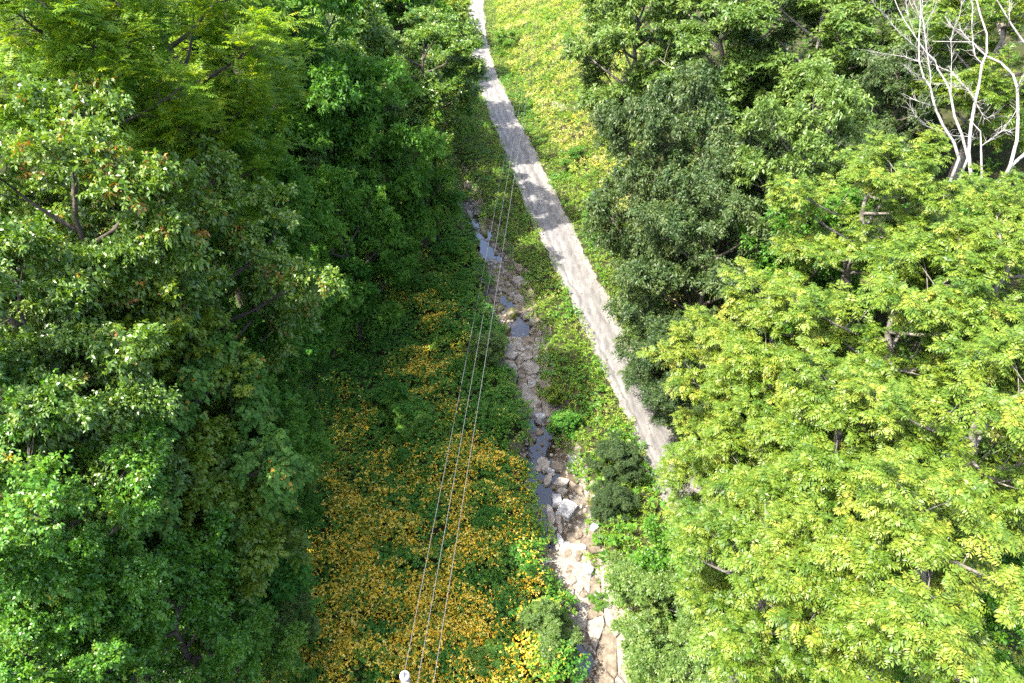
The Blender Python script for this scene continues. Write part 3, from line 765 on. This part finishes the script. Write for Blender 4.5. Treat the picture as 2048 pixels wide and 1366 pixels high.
# yellow flowering bank up the right side
def bank_keep(x, y): return (x > roadR(y) + 1.6 + .6 * vnoise(x, y, 1.2, 8)) & (x < roadR(y) + np.interp(y, [30, 45, 60, 90, 150], [3.0, 5.0, 8.5, 17, 26]))
bk = dict(length=.50, pairs=3, L=.23, W=.055, ang=45, droop=.05, jit=.4, fold=.2)
V, t, _ = cover('b', 41, 52000, (-8, 24, 30, 150), bank_keep, lambda x, y: .1 + .8 * fbm(x, y, 3.0, 9) + 1.3 * np.clip(vnoise(x, y, 1.3, 29) - .4, 0, 1), M['meadow'], bk, up=(.35, 1), tintf=lambda x, y: 1.1 * (fbm(x, y, 2.2, 18) - .46) + .35 * (vnoise(x, y, .8, 5) - .5))
tag(link('bank_meadow', quads_mesh('bank_meadow', V, t, [M['meadow']])), 'tall pale green meadow plants on the bank right of the road', kind='stuff')
V, t, _ = cover('bw', 43, 16000, (-8, 22, 36, 140), lambda x, y: bank_keep(x, y) & (fbm(x, y, 2.6, 61) > .53), lambda x, y: .3 + 1.6 * np.clip(fbm(x, y, 2.6, 61) - .5, 0, .4), M['weed'], dict(wk, L=.20, W=.11, length=.4), up=(.1, .9))
tag(link('bank_weeds', quads_mesh('bank_weeds', V, t, [M['fresh']])), 'darker green weed clumps among the meadow plants on the bank', kind='stuff')
rng = np.random.default_rng(42)
x, y = scatter(rng, 34000, (-6, 24, 40, 150), bank_keep)
k = rng.random(len(x)) < np.clip((fbm(x, y, 3.6, 27) - .44) * 2.2, 0, .34) * np.clip((vnoise(x, y, 1.1, 41) - .3) * 3, 0, 1) * np.interp(y, [40, 50, 62], [.15, .5, 1]); x, y = x[k], y[k]
P = np.stack([x, y, land(x, y) + .25 + .8 * fbm(x, y, 3.0, 9) + 1.3 * np.clip(vnoise(x, y, 1.3, 29) - .4, 0, 1) + rng.normal(0, .08, len(x))], 1)
V, t = sprays(rng, P, rand_dirs(rng, len(P), .2, 1), .30, 3, .10, .05, 40, .05, .4, .3)
tag(link('goldenrod', quads_mesh('goldenrod', V, t, [M['gold']])), 'yellow goldenrod plumes on the bank right of the road', kind='stuff')

# understorey on both slopes
def under_keep(x, y):
    l = (x < np.interp(y, field_left[:, 0], field_left[:, 1]) + .5) | ((y > 58) & (x < creekC(y) + 1.5) & (x < roadL(y) - 2))
    r = (x > roadR(y) + np.interp(y, [0, 30, 45, 60, 90, 150], [.3, 1.2, 4.0, 7.5, 16, 25])) | ((y < 24) & (x > creekC(y) + creekW(y) + .2) & off_road(x, y, .3))
    return (l | r) & off_creek(x, y)
uk = dict(length=.5, pairs=3, L=.30, W=.16, ang=55, droop=.1, jit=.35, fold=.3)
V, t, _ = cover('u', 51, 12500, (-32, 38, 2, 140), under_keep, lambda x, y: .2 + 2.2 * np.clip(fbm(x, y, 4.0, 19) - .2, 0, 1), M['blue'], uk, up=(-.1, .8))
tag(link('undergrowth', quads_mesh('undergrowth', V, t, [M['blue']])), 'dark undergrowth on the wooded slopes', kind='stuff')

# ------------------------------------------------------------------ creek stones
def rock_mesh(name, rng, lx, ly, lz, mat, boxy=.5, n=9):
    """irregular slab: a ring of corners, bevelled top rim, broken sides"""
    ang = np.sort(np.linspace(0, 2 * math.pi, n, endpoint=False) + rng.normal(0, .16, n))
    e = 2 / (1 + 1.6 * boxy)
    c, s = np.cos(ang), np.sin(ang)
    px_ = np.sign(c) * np.abs(c) ** e * lx / 2 * rng.uniform(.85, 1.08, n)
    py_ = np.sign(s) * np.abs(s) ** e * ly / 2 * rng.uniform(.85, 1.08, n)
    if boxy >= .9:                                       # quarried-looking block: four square corners
        n = 8; c = np.array([1, .93, -.93, -1, -1, -.93, .93, 1]); s = np.array([.88, 1, 1, .88, -.88, -1, -1, -.88])
        px_ = c * lx / 2 * .88 * np.repeat(rng.uniform(.88, 1.08, 4), 2)[[7, 0, 1, 2, 3, 4, 5, 6]]
        py_ = s * ly / 2 * .88 * np.repeat(rng.uniform(.88, 1.08, 4), 2)[[7, 0, 1, 2, 3, 4, 5, 6]]
    tilt = rng.normal(0, .07, 2)
    V, Fc = [], []
    for sc_, z in ((1.04, -.35 * lz), (1.0, .38 * lz), (.93, .9 * lz), (.80, 1.0 * lz)):
        for a, b in zip(px_, py_):
            j = rng.normal(0, .03 * min(lx, ly), 2)
            V.append((a * sc_ + j[0], b * sc_ + j[1], z + tilt[0] * a + tilt[1] * b + rng.normal(0, .04 * lz)))
    for r in range(3):
        for k in range(n):
            k2 = (k + 1) % n
            Fc.append((r * n + k, r * n + k2, (r + 1) * n + k2, (r + 1) * n + k))
    V.append((rng.normal(0, .1 * lx), rng.normal(0, .1 * ly), lz * rng.uniform(.98, 1.12)))
    for k in range(n): Fc.append((3 * n + k, 3 * n + (k + 1) % n, 4 * n))
    return poly_mesh(name, V, Fc, [mat])

ROCKS = [
 # px, py, width px, height px, rotation deg, thickness m, material, boxy, label
 (1146, 919, 32, 15, -38, .30, 'limestone_grey', .2, 'long grey log-shaped boulder among weeds at the right creek bank'),
 (1087, 919, 25, 28, 30, .14, 'limestone', .5, 'flat pale slab beside the dark pool at its upstream end'),
 (1115, 930, 32, 18, 4, .18, 'limestone_brown', .4, 'flat brown slab half overgrown by weeds'),
 (1091, 934, 20, 15, 10, .25, 'limestone', .4, 'pale blocky stone below the flat slab by the dark pool'),
 (1096, 957, 17, 28, -20, .25, 'limestone', .4, 'tan upright slab at the right rim of the dark pool'),
 (1122, 966, 35, 22, 12, .35, 'limestone', .3, 'large cracked oval boulder in the shaded part of the creek'),
 (1124, 980, 26, 15, 0, .25, 'limestone', .3, 'rounded oblong stone lying against the large cracked oval boulder'),
 (1152, 977, 14, 44, 35, .18, 'limestone_brown', .4, 'long slanting slab on the right bank beside the square blocks'),
 (1114, 999, 24, 26, 4, .38, 'limestone_grey', .9, 'smaller of the two square grey blocks in the creek'),
 (1134, 1021, 33, 36, -32, .42, 'limestone_grey', 1.0, 'larger of the two square blocks in the creek, turned on its corner'),
 (1101, 1026, 18, 46, 8, .22, 'limestone', .7, 'tall pale bedrock slab left of the two square blocks'),
 (1116, 1036, 13, 36, 4, .24, 'limestone', .6, 'narrow pale slab between the tall bedrock slab and the larger square block'),
 (1102, 1053, 16, 32, 15, .22, 'limestone', .6, 'pointed pale slab below the tall bedrock slab'),
 (1120, 1055, 11, 28, 0, .2, 'limestone', .5, 'thin pale slab below the narrow slab at the larger square block'),
 (1120, 1080, 14, 36, 12, .34, 'limestone_grey', .3, 'dark grey upright boulder at the foot of the pale slabs'),
 (1187, 1066, 18, 18, 0, .45, 'limestone_grey', .2, 'round grey boulder alone in the weeds right of the creek'),
 (1137, 1106, 20, 18, 10, .2, 'limestone_brown', .4, 'brown stone at the upstream end of the broken bedrock'),
 (1158, 1108, 17, 18, 0, .3, 'limestone_brown', .2, 'rounded brown stone on the right rim of the broken bedrock'),
 (1178, 1143, 24, 22, 20, .4, 'limestone_grey', .3, 'round-shouldered grey boulder above the sunlit bleached bedrock'),
 (1196, 1146, 15, 26, -25, .25, 'limestone', .3, 'pale sunlit stone right of the round-shouldered grey boulder'),
 (1090, 1123, 17, 15, 0, .2, 'limestone_grey', .4, 'pale stone under the orange flowers at the left creek edge'),
 (936, 374, 18, 11, 5, .22, 'limestone_brown', .3, 'brown boulder at the uppermost visible point of the creek'),
 (939, 427, 12, 18, 10, .4, 'limestone', .3, 'tan boulder at the upstream end of the bright water'),
 (966, 452, 17, 42, 12, .35, 'limestone_mossy', .3, 'dark mossy rock right of the bright water'),
 (948, 488, 25, 17, 5, .25, 'limestone_brown', .4, 'brown slab below the bright water on its left'),
 (951, 508, 22, 12, 0, .25, 'limestone_brown', .4, 'lower brown slab beside the thin bright trickle'),
 (1040, 543, 20, 20, 0, .22, 'limestone_brown', .3, 'rough brown boulder on the right bank above the big flat slab'),
 (1042, 564, 40, 26, 18, .35, 'limestone', .4, 'big flat pale slab on the right creek bank below the shaded road'),
 (1039, 595, 24, 14, 5, .25, 'limestone', .5, 'flat pale stone at the upper right of the reflecting pool'),
 (987, 596, 9, 22, 12, .35, 'limestone_brown', .3, 'tan upright stone at the upper left rim of the reflecting pool'),
 (999, 615, 19, 18, 5, .35, 'limestone_mossy', .4, 'moss-green block standing in the reflecting pool'),
 (1024, 624, 28, 22, -8, .3, 'limestone_mossy', .4, 'brown mossy boulder right of the moss-green block'),
 (1054, 628, 24, 13, 32, .25, 'limestone', .9, 'long white plank-like slab leaning on the right bank'),
 (1066, 643, 16, 15, 35, .25, 'limestone', .5, 'white slab just below the plank-like slab'),
 (1010, 655, 26, 20, 5, .2, 'limestone_mossy', .4, 'low mossy ledge left of the lower pool'),
 (1063, 738, 34, 34, 25, .28, 'limestone', .5, 'bright white tilted slab in the sunlit narrow stretch'),
 (1030, 738, 14, 14, 0, .2, 'limestone', .4, 'white stone on the left of the sunlit narrow stretch'),
 (1040, 694, 18, 22, 20, .18, 'limestone', .4, 'sunlit pale slab at the top of the narrow stretch'),
 (1072, 700, 15, 20, -20, .2, 'limestone', .5, 'white stone below the lower pool against the verge'),
 (1080, 834, 24, 20, 0, .45, 'limestone_grey', .2, 'pale rounded boulder above the dark pool'),
 (1083, 776, 18, 20, 10, .15, 'limestone', .4, 'bleached flat slab at the lower end of the sunlit narrow stretch'),
 (1050, 772, 16, 20, 0, .15, 'limestone', .4, 'bleached flat slab left of its twin at the lower end of the narrow stretch'),
]
ROCKS += [
 (1156, 190, 26, 14, 20, .4, 'limestone', .4, 'pale rock patch showing on the yellow flower bank, the upper one'),
 (1117, 252, 22, 18, 40, .4, 'limestone', .4, 'pale rock patch showing on the lower part of the yellow flower bank'),
]
rng = np.random.default_rng(77)
for (a, b, w, h, rot, th, mt, bx, lab) in ROCKS:
    P = at(a, b, BED + .2)
    d = depth_of(P); v = (b - CY) / F
    sx = w * d / F
    el = (sp + v * cp) / math.hypot(sp + v * cp, cp - v * sp)
    sy = h * d / F / max(el, .35) * .92
    off = abs(P[0] - float(creekC(P[1]))) > float(creekW(P[1])) * 1.5
    z = float(land(P[0], P[1])) if off else float(bed(P[0], P[1]))
    o = link('boulder' if th >= .3 else 'rock', rock_mesh('rock', rng, sx, sy, th * 1.0, M[mt], bx))
    o.location = (P[0], P[1], max(z, BED - .12) + .02); o.rotation_euler = (0, 0, math.radians(rot))
    tag(o, lab, 'rock', 'rocks in the creek')

# cracked bedrock: plates cut by joints, parts of the creek bed
def clip_poly(poly, p, n):
    out = []
    for i in range(len(poly)):
        a, b = poly[i], poly[(i + 1) % len(poly)]
        da, db = np.dot(a - p, n), np.dot(b - p, n)
        if da <= 0: out.append(a)
        if da * db < 0: out.append(a + (b - a) * (da / (da - db)))
    return out
def plates(seed, y0, y1, n, t0, t1, aniso, mat_names, zj=.05, lift=.02):
    r = np.random.default_rng(seed)
    pts = []
    while len(pts) < n:
        y = r.uniform(y0, y1); x = float(creekC(y)) + r.uniform(t0, t1) * float(creekW(y)); q = np.array([x, y])
        if all(np.hypot(*((q - p) * (1, 1 / aniso))) > .55 * math.sqrt((y1 - y0) * 3.0 / n) for p in pts) or r.random() < .02: pts.append(q)
    for i, p in enumerate(pts):
        poly = [p + np.array(c) * 1.1 for c in ((-1, -aniso), (1, -aniso), (1, aniso), (-1, aniso))]
        for j, q in enumerate(pts):
            if j != i and np.hypot(*(q - p)) < 4:
                nn = (q - p) * np.array([1, 1 / aniso ** 2]); nn = nn / np.linalg.norm(nn)
                poly = clip_poly(poly, (p + q) / 2 - nn * .022, nn)
                if len(poly) < 3: break
        if len(poly) < 3: continue
        poly = [c + r.normal(0, .02, 2) for c in poly]
        c0 = np.mean(poly, 0); k = len(poly)
        top = float(bed(c0[0], c0[1])) + lift + abs(r.normal(0, zj)) + .05
        tl = r.normal(0, .035, 2)
        V, Fc = [], []
        for s_, z in ((1.0, -.25), (1.0, -.02), (.94, .012)):
            for c in poly:
                e = (c - c0) * s_
                V.append((e[0], e[1], z + tl[0] * e[0] + tl[1] * e[1]))
        for rr in range(2):
            for q in range(k):
                q2 = (q + 1) % k; Fc.append((rr * k + q, rr * k + q2, (rr + 1) * k + q2, (rr + 1) * k + q))
        Fc.append(tuple(2 * k + q for q in range(k)))
        o = link('stone_slab', poly_mesh('stone_slab', V, Fc, [M[mat_names[r.integers(len(mat_names))]]]), None, bed_o)
        o.location = (c0[0], c0[1], top)
plates(1, 11.0, 17.6, 15, -.8, 1.0, 2.8, ['limestone', 'limestone', 'limestone_brown'], .02, .05)
plates(2, 17.6, 20.4, 40, -.5, 1.0, .8, ['limestone_brown', 'limestone_brown', 'limestone'], .07, -.02)
plates(3, 31.0, 36.2, 26, -.8, .9, 1.4, ['limestone', 'limestone', 'limestone_brown'], .04, .02)
plates(4, 41.0, 46.0, 34, -.9, .6, 1.0, ['limestone_brown', 'limestone_brown', 'limestone_mossy'], .07, -.05)

# smaller broken stones, every one a thing
GR = [('broken stone among many in the rubble of the lower creek', 'broken stones in the lower creek', 17.0, 21.5, 60, 17.6),
      ('broken stone among many in the jumbled upper creek', 'broken stones in the upper creek', 40.0, 49.0, 70, 44),
      ('stone among many in the narrow stretch between the pools', 'stones in the narrow stretch', 30.0, 38.0, 40, 34),
      ('stone lying among others round the dark pool', 'stones round the dark pool', 22.0, 29.0, 34, 25)]
rng = np.random.default_rng(123)
protos = {}
for mt in ('limestone', 'limestone_brown', 'limestone_grey', 'limestone_mossy'):
    protos[mt] = [rock_mesh('rock', rng, 1.0, rng.uniform(.55, .9), rng.uniform(.28, .6), M[mt], rng.uniform(.3, .9), 8) for _ in range(5)]
for lab, grp, y0, y1, n, _c in GR:
    for i in range(n):
        y = rng.uniform(y0, y1); x = float(creekC(y)) + rng.uniform(-.9, 1.15) * float(creekW(y))
        mt = rng.choice(['limestone', 'limestone_brown', 'limestone_grey', 'limestone_mossy'], p=[.35, .35, .2, .1])
        o = link('rock', protos[mt][rng.integers(5)])
        k = .22 + .42 * rng.random() ** 1.8
        o.location = (x, y, max(float(bed(x, y)), BED - .12) + .01)
        o.scale = (k, k, k * rng.uniform(.7, 1.1)); o.rotation_euler = (rng.normal(0, .16), rng.normal(0, .16), rng.uniform(0, 6.28))
        cw = {'limestone': 'pale', 'limestone_brown': 'brown', 'limestone_grey': 'grey', 'limestone_mossy': 'mossy'}[str(mt)]
        tag(o, 'small ' + cw + ' ' + lab, 'rock', cw + ' ' + grp)

# loose rubble
rng = np.random.default_rng(9)
V, Fc = [], []
y = rng.uniform(10, 60, 2600); x = creekC(y) + rng.uniform(-1.05, 1.1, 2600) * creekW(y)
zz = bed(x, y)
for a, b, z in zip(x, y, zz):
    r = .04 + .12 * rng.random() ** 3
    k0 = len(V); q = rng.uniform(0, 6.28)
    for dz, s_ in ((-.3, 1), (.45, .75)):
        for k in range(5):
            an = q + k * 1.2566 + rng.normal(0, .2)
            V.append((a + math.cos(an) * r * s_, b + math.sin(an) * r * s_ * 1.2, z + r * dz))
    for k in range(5): Fc.append((k0 + k, k0 + (k + 1) % 5, k0 + 5 + (k + 1) % 5, k0 + 5 + k))
    Fc.append(tuple(k0 + 5 + k for k in range(5)))
tag(link('creek_gravel', poly_mesh('creek_gravel', V, Fc, [M['limestone']])), 'loose stone rubble strewn over the creek bed', kind='stuff')

rng = np.random.default_rng(19)
V, Fc = [], []
n = 2200
y = 22 + 110 * rng.random(n) ** 1.6; side = rng.random(n) < .5
x = np.where(side, roadL(y) + rng.normal(.0, .22, n), roadR(y) + rng.normal(.0, .22, n))
mid = rng.random(n) < .22
x = np.where(mid, roadL(y) + (roadR(y) - roadL(y)) * rng.random(n), x)
for a, b in zip(x, y):
    r = .02 + .05 * rng.random() ** 2; k0 = len(V); q = rng.uniform(0, 6.28); z = float(road_z(a, b)) - .01
    for dz, s_ in ((0, 1), (.8, .65)):
        for k in range(4): V.append((a + math.cos(q + k * 1.57) * r * s_, b + math.sin(q + k * 1.57) * r * s_ * 1.2, z + r * dz))
    for k in range(4): Fc.append((k0 + k, k0 + (k + 1) % 4, k0 + 4 + (k + 1) % 4, k0 + 4 + k))
    Fc.append(tuple(k0 + 4 + k for k in range(4)))
tag(link('road_stones', poly_mesh('road_stones', V, Fc, [M['limestone_brown']])), 'loose gravel stones along the edges of the road', kind='stuff')

# ------------------------------------------------------------------ bare dead trees
def crop(pts): return [(1740 + a / 3.594, b / 3.594) for a, b in pts]
def dead(name, label, depth, base, trunks, branches, bark, seed):
    r = np.random.default_rng(seed)
    B = atd(*base, depth); z0 = float(land(B[0], B[1]))
    root = tag(empty(name, (B[0], B[1], z0)), label, 'dead tree')
    org = np.array([B[0], B[1], z0])
    def path(pts, d0, d1, wob=.03):
        pp = crop(pts); n = len(pp)
        return [atd(a, b, d0 + (d1 - d0) * i / (n - 1)) - org + r.normal(0, wob, 3) for i, (a, b) in enumerate(pp)]
    for k, (pts, d0, d1, r0, r1) in enumerate(trunks):
        r0 *= .66; r1 *= .66
        p = path(pts, depth + d0, depth + d1)
        foot = np.array([p[0][0] * .6, p[0][1] * .6, -.3])
        p = [foot, (foot + p[0]) / 2 + np.array([.05, .05, 0])] + p
        tb = Tubes(); n = len(p)
        tb.add(p, [max(.012, r0 * 1.25 + (r1 - r0 * 1.25) * i / (n - 1)) for i in range(n)], 7)
        link('trunk', tb.mesh('trunk', bark), None, root)
    for pts, d0, d1, r0, r1 in branches:
        r0 *= .66; r1 *= .66
        p = path(pts, depth + d0, depth + d1)
        tb = Tubes(); n = len(p)
        tb.add(p, [r0 + (r1 - r0) * i / (n - 1) for i in range(n)], 5)
        # side twigs
        for i in range(n - 1):
            for q in range(8):
                s = r.random(); a = p[i] + (p[i + 1] - p[i]) * s
                d = unit(p[i + 1] - p[i]) * .8 + r.normal(0, .5, 3) + np.array([0, 0, .25])
                ln = r.uniform(.25, .8); b_ = a + unit(d) * ln * .5; c_ = b_ + unit(d + r.normal(0, .35, 3)) * ln * .5
                tb.add([a, b_, c_], [.010, .007, .0035], 4, False)
        link('branch', tb.mesh('branch', bark), None, root)
dead('dead_tree', 'bare white dead tree with many forking stems in the upper right corner', 35, (1938, 362),
     [([(715, 1300), (710, 1090), (735, 900), (745, 720), (790, 580), (805, 470), (835, 380), (835, 240), (790, 110), (755, -30)], 0, .8, .13, .045),
      ([(640, 1140), (600, 1030), (540, 900), (470, 770), (430, 620), (385, 560), (355, 440), (355, 290), (365, 100), (370, -40)], -.5, -1.6, .11, .03),
      ([(712, 1130), (650, 950), (610, 830), (590, 720), (560, 640), (540, 570), (480, 500), (465, 440), (400, 370), (320, 240), (250, 150), (200, 50), (170, -20)], 0, 1.8, .09, .02)],
     [([(430, 620), (440, 540), (420, 460), (405, 330), (385, 230), (380, 100), (375, -30)], -1.0, -.3, .05, .015),
      ([(465, 450), (350, 440), (250, 410), (100, 385), (0, 360)], 1.0, 2.2, .035, .01),
      ([(465, 440), (400, 390), (350, 350), (240, 260), (160, 170), (110, 105), (40, 50), (20, 0)], 1.0, -.4, .04, .01),
      ([(745, 720), (700, 640), (640, 580), (590, 520), (490, 470)], .3, 2.0, .05, .02),
      ([(745, 720), (800, 800), (830, 860), (870, 830)], .2, -.6, .04, .012),
      ([(805, 460), (760, 400), (740, 320), (735, 200), (740, 60), (735, -20)], .5, 1.2, .055, .02),
      ([(720, 295), (660, 220), (590, 190), (540, 120)], .9, 2.0, .035, .01),
      ([(730, 640), (650, 625), (560, 600), (450, 600)], .4, -.4, .03, .01),
      ([(780, 995), (720, 980), (600, 970), (500, 940), (400, 900), (330, 840), (290, 780)], -.2, -1.2, .04, .012),
      ([(460, 765), (380, 735), (295, 705)], -.9, -1.4, .045, .03),
      ([(400, 575), (380, 570), (290, 520), (240, 460)], -1.1, -1.8, .03, .01),
      ([(330, 250), (280, 130), (265, 40), (255, -20)], 1.4, 1.9, .025, .01),
      ([(365, 150), (300, 40), (270, -20)], -1.5, -1.0, .025, .01),
      ([(385, 200), (450, 80), (500, -10)], -.5, .3, .022, .008),
      ([(590, 720), (585, 560), (590, 400), (585, 280), (640, 110), (665, 0)], .8, 1.5, .035, .01),
      ([(400, 370), (395, 240), (330, 60), (290, -20)], 1.2, 1.6, .025, .008)], M['bark_pale'], 3)
dead('dead_tree', 'bare white dead tree with one curved stem at the right edge', 35.5, (2018, 335),
     [([(1010, 1190), (1050, 1000), (1070, 830), (1055, 640), (1030, 530), (920, 450), (840, 400), (780, 350), (730, 300), (600, 292), (450, 290)], 0, 1.5, .13, .02),
      ([(1020, 1185), (1110, 1100), (1160, 1000), (1180, 800), (1120, 620), (1140, 400), (1107, 310), (1020, 170), (940, 60), (900, -10)], .2, -1.0, .13, .04)],
     [([(1055, 640), (1100, 560), (1150, 500)], .2, -.4, .06, .02),
      ([(1070, 760), (1000, 860), (930, 960)], .1, -.6, .035, .012),
      ([(1000, 150), (1005, 60), (1000, -20)], -.9, -.5, .03, .01)], M['bark_pale'], 4)
dead('dead_snag', 'grey broken snag with one crooked side arm, low between the two bare white trees', 34, (1963, 355),
     [([(805, 1270), (800, 1130), (795, 1000), (790, 940), (720, 860)], 0, .3, .10, .02)],
     [([(803, 1050), (880, 990), (960, 930), (1020, 945)], .1, -.5, .06, .03)], M['bark_grey'], 5)

# fallen branches and dry brush
def twig_pile(name, label, px, py, lift, n, ln, ang, spread, bark, seed, rad=.018):
    r = np.random.default_rng(seed)
    P = at(px, py, lift); z0 = float(land(P[0], P[1]))
    tb = Tubes()
    for i in range(n):
        a = math.radians(ang) + r.normal(0, spread)
        c = r.normal(0, .25, 3) * (1, 1, .5); L_ = ln * r.uniform(.5, 1.1)
        pts = [c + np.array([math.cos(a), math.sin(a), r.normal(0, .12)]) * L_ * s + r.normal(0, .04, 3) for s in np.linspace(-.5, .5, 5)]
        tb.add(pts, [rad, rad * .9, rad * .7, rad * .5, rad * .25], 5)
        for q in range(3):
            j = r.integers(1, 4); d = unit(pts[4] - pts[0]) + r.normal(0, .6, 3)
            tb.add([pts[j], pts[j] + unit(d) * L_ * .15, pts[j] + unit(d + r.normal(0, .3, 3)) * L_ * .3], [rad * .5, rad * .35, rad * .15], 4, False)
    o = link(name, tb.mesh(name, bark)); o.location = (P[0], P[1], P[2])
    tag(o, label, 'branch'); return o
twig_pile('fallen_branch', 'pale fallen branches lying in the dark hollow near the lower left corner', 110, 1250, 9.0, 7, 2.4, 0, .25, M['bark_grey'], 11)
twig_pile('dry_brush', 'greyish dry brush at the bottom edge left of the orange flowers', 375, 1335, 4.5, 30, 1.6, 25, .4, M['bark_grey'], 12, .012)
twig_pile('dry_brush', 'pale dry twigs sticking out of the bush at the bottom edge right of the creek', 1365, 1335, 4.0, 26, 1.3, 60, 1.2, M['bark_grey'], 13, .012)
twig_pile('dry_brush', 'dry grass-like twigs washed against the bank beside the larger square block', 1152, 1008, -.3, 12, .8, 20, .9, M['bark_grey'], 14, .008)

# ------------------------------------------------------------------ power line
def pole(x, y, ztop, label):
    root = tag(empty('utility_pole', (x, y, float(land(x, y)))), label, 'utility pole')
    z0 = float(land(x, y))
    tb = Tubes(); tb.add([(0, 0, -.5), (0, 0, (ztop - z0) * .5), (0, 0, ztop - z0 - .16)], [.17, .145, .12], 14)
    link('post', tb.mesh('post', M['pole_wood']), None, root)
    # spun profile of the pole-top insulator
    def lathe(prof, n=20):
        V = [(r * math.cos(2 * math.pi * k / n), r * math.sin(2 * math.pi * k / n), z) for r, z in prof for k in range(n)]
        Fc = [(i * n + k, i * n + (k + 1) % n, (i + 1) * n + (k + 1) % n, (i + 1) * n + k) for i in range(len(prof) - 1) for k in range(n)]
        return V, Fc
    ins = poly_mesh('insulator', *lathe([(.001, -.16), (.06, -.16), (.06, -.10), (.125, -.11), (.135, -.085), (.125, -.03), (.105, -.005), (.085, 0), (.075, -.02), (.05, -.022), (.001, -.022)]), [M['porcelain']], True)
    o = link('insulator', ins, None, root); o.location = (0, 0, ztop - z0)
    cap = poly_mesh('pin_cap', *lathe([(.001, .02), (.05, .02), (.07, .012), (.08, -.005), (.08, -.02)][::-1]), [M['steel']], True)
    o = link('pin_cap', cap, None, root); o.location = (0, 0, ztop - z0)
    return root
A1 = np.array([-2.843, 8.842, 10.0])
pole(A1[0], A1[1] - .05, 9.97, 'utility pole under the wires with a white insulator on top, cut by the bottom edge')
def wire(A, B, sag, label, r=.008):
    t = np.linspace(-.02, 1, 90)
    tb = Tubes()
    tb.add([A * (1 - s) + B * s - np.array([0, 0, 4 * sag * s * (1 - s)]) for s in t], [r] * 90, 6)
    tag(link('power_line', tb.mesh('power_line', M['metal'])), label, 'power line', 'power lines over the creek')
wire(A1, np.array([5.0, 150, 8.0]), 3.0, 'leftmost of the three power lines, running from the white insulator')
wire(np.array([-2.468, 8.554, 10.0]), np.array([6.5, 150, 10.0]), 2.0, 'middle of the three power lines crossing above the creek')
wire(np.array([-2.05, 8.554, 10.0]), np.array([8.5, 150, 20.0]), 2.0, 'rightmost of the three power lines, reaching up over the yellow bank')
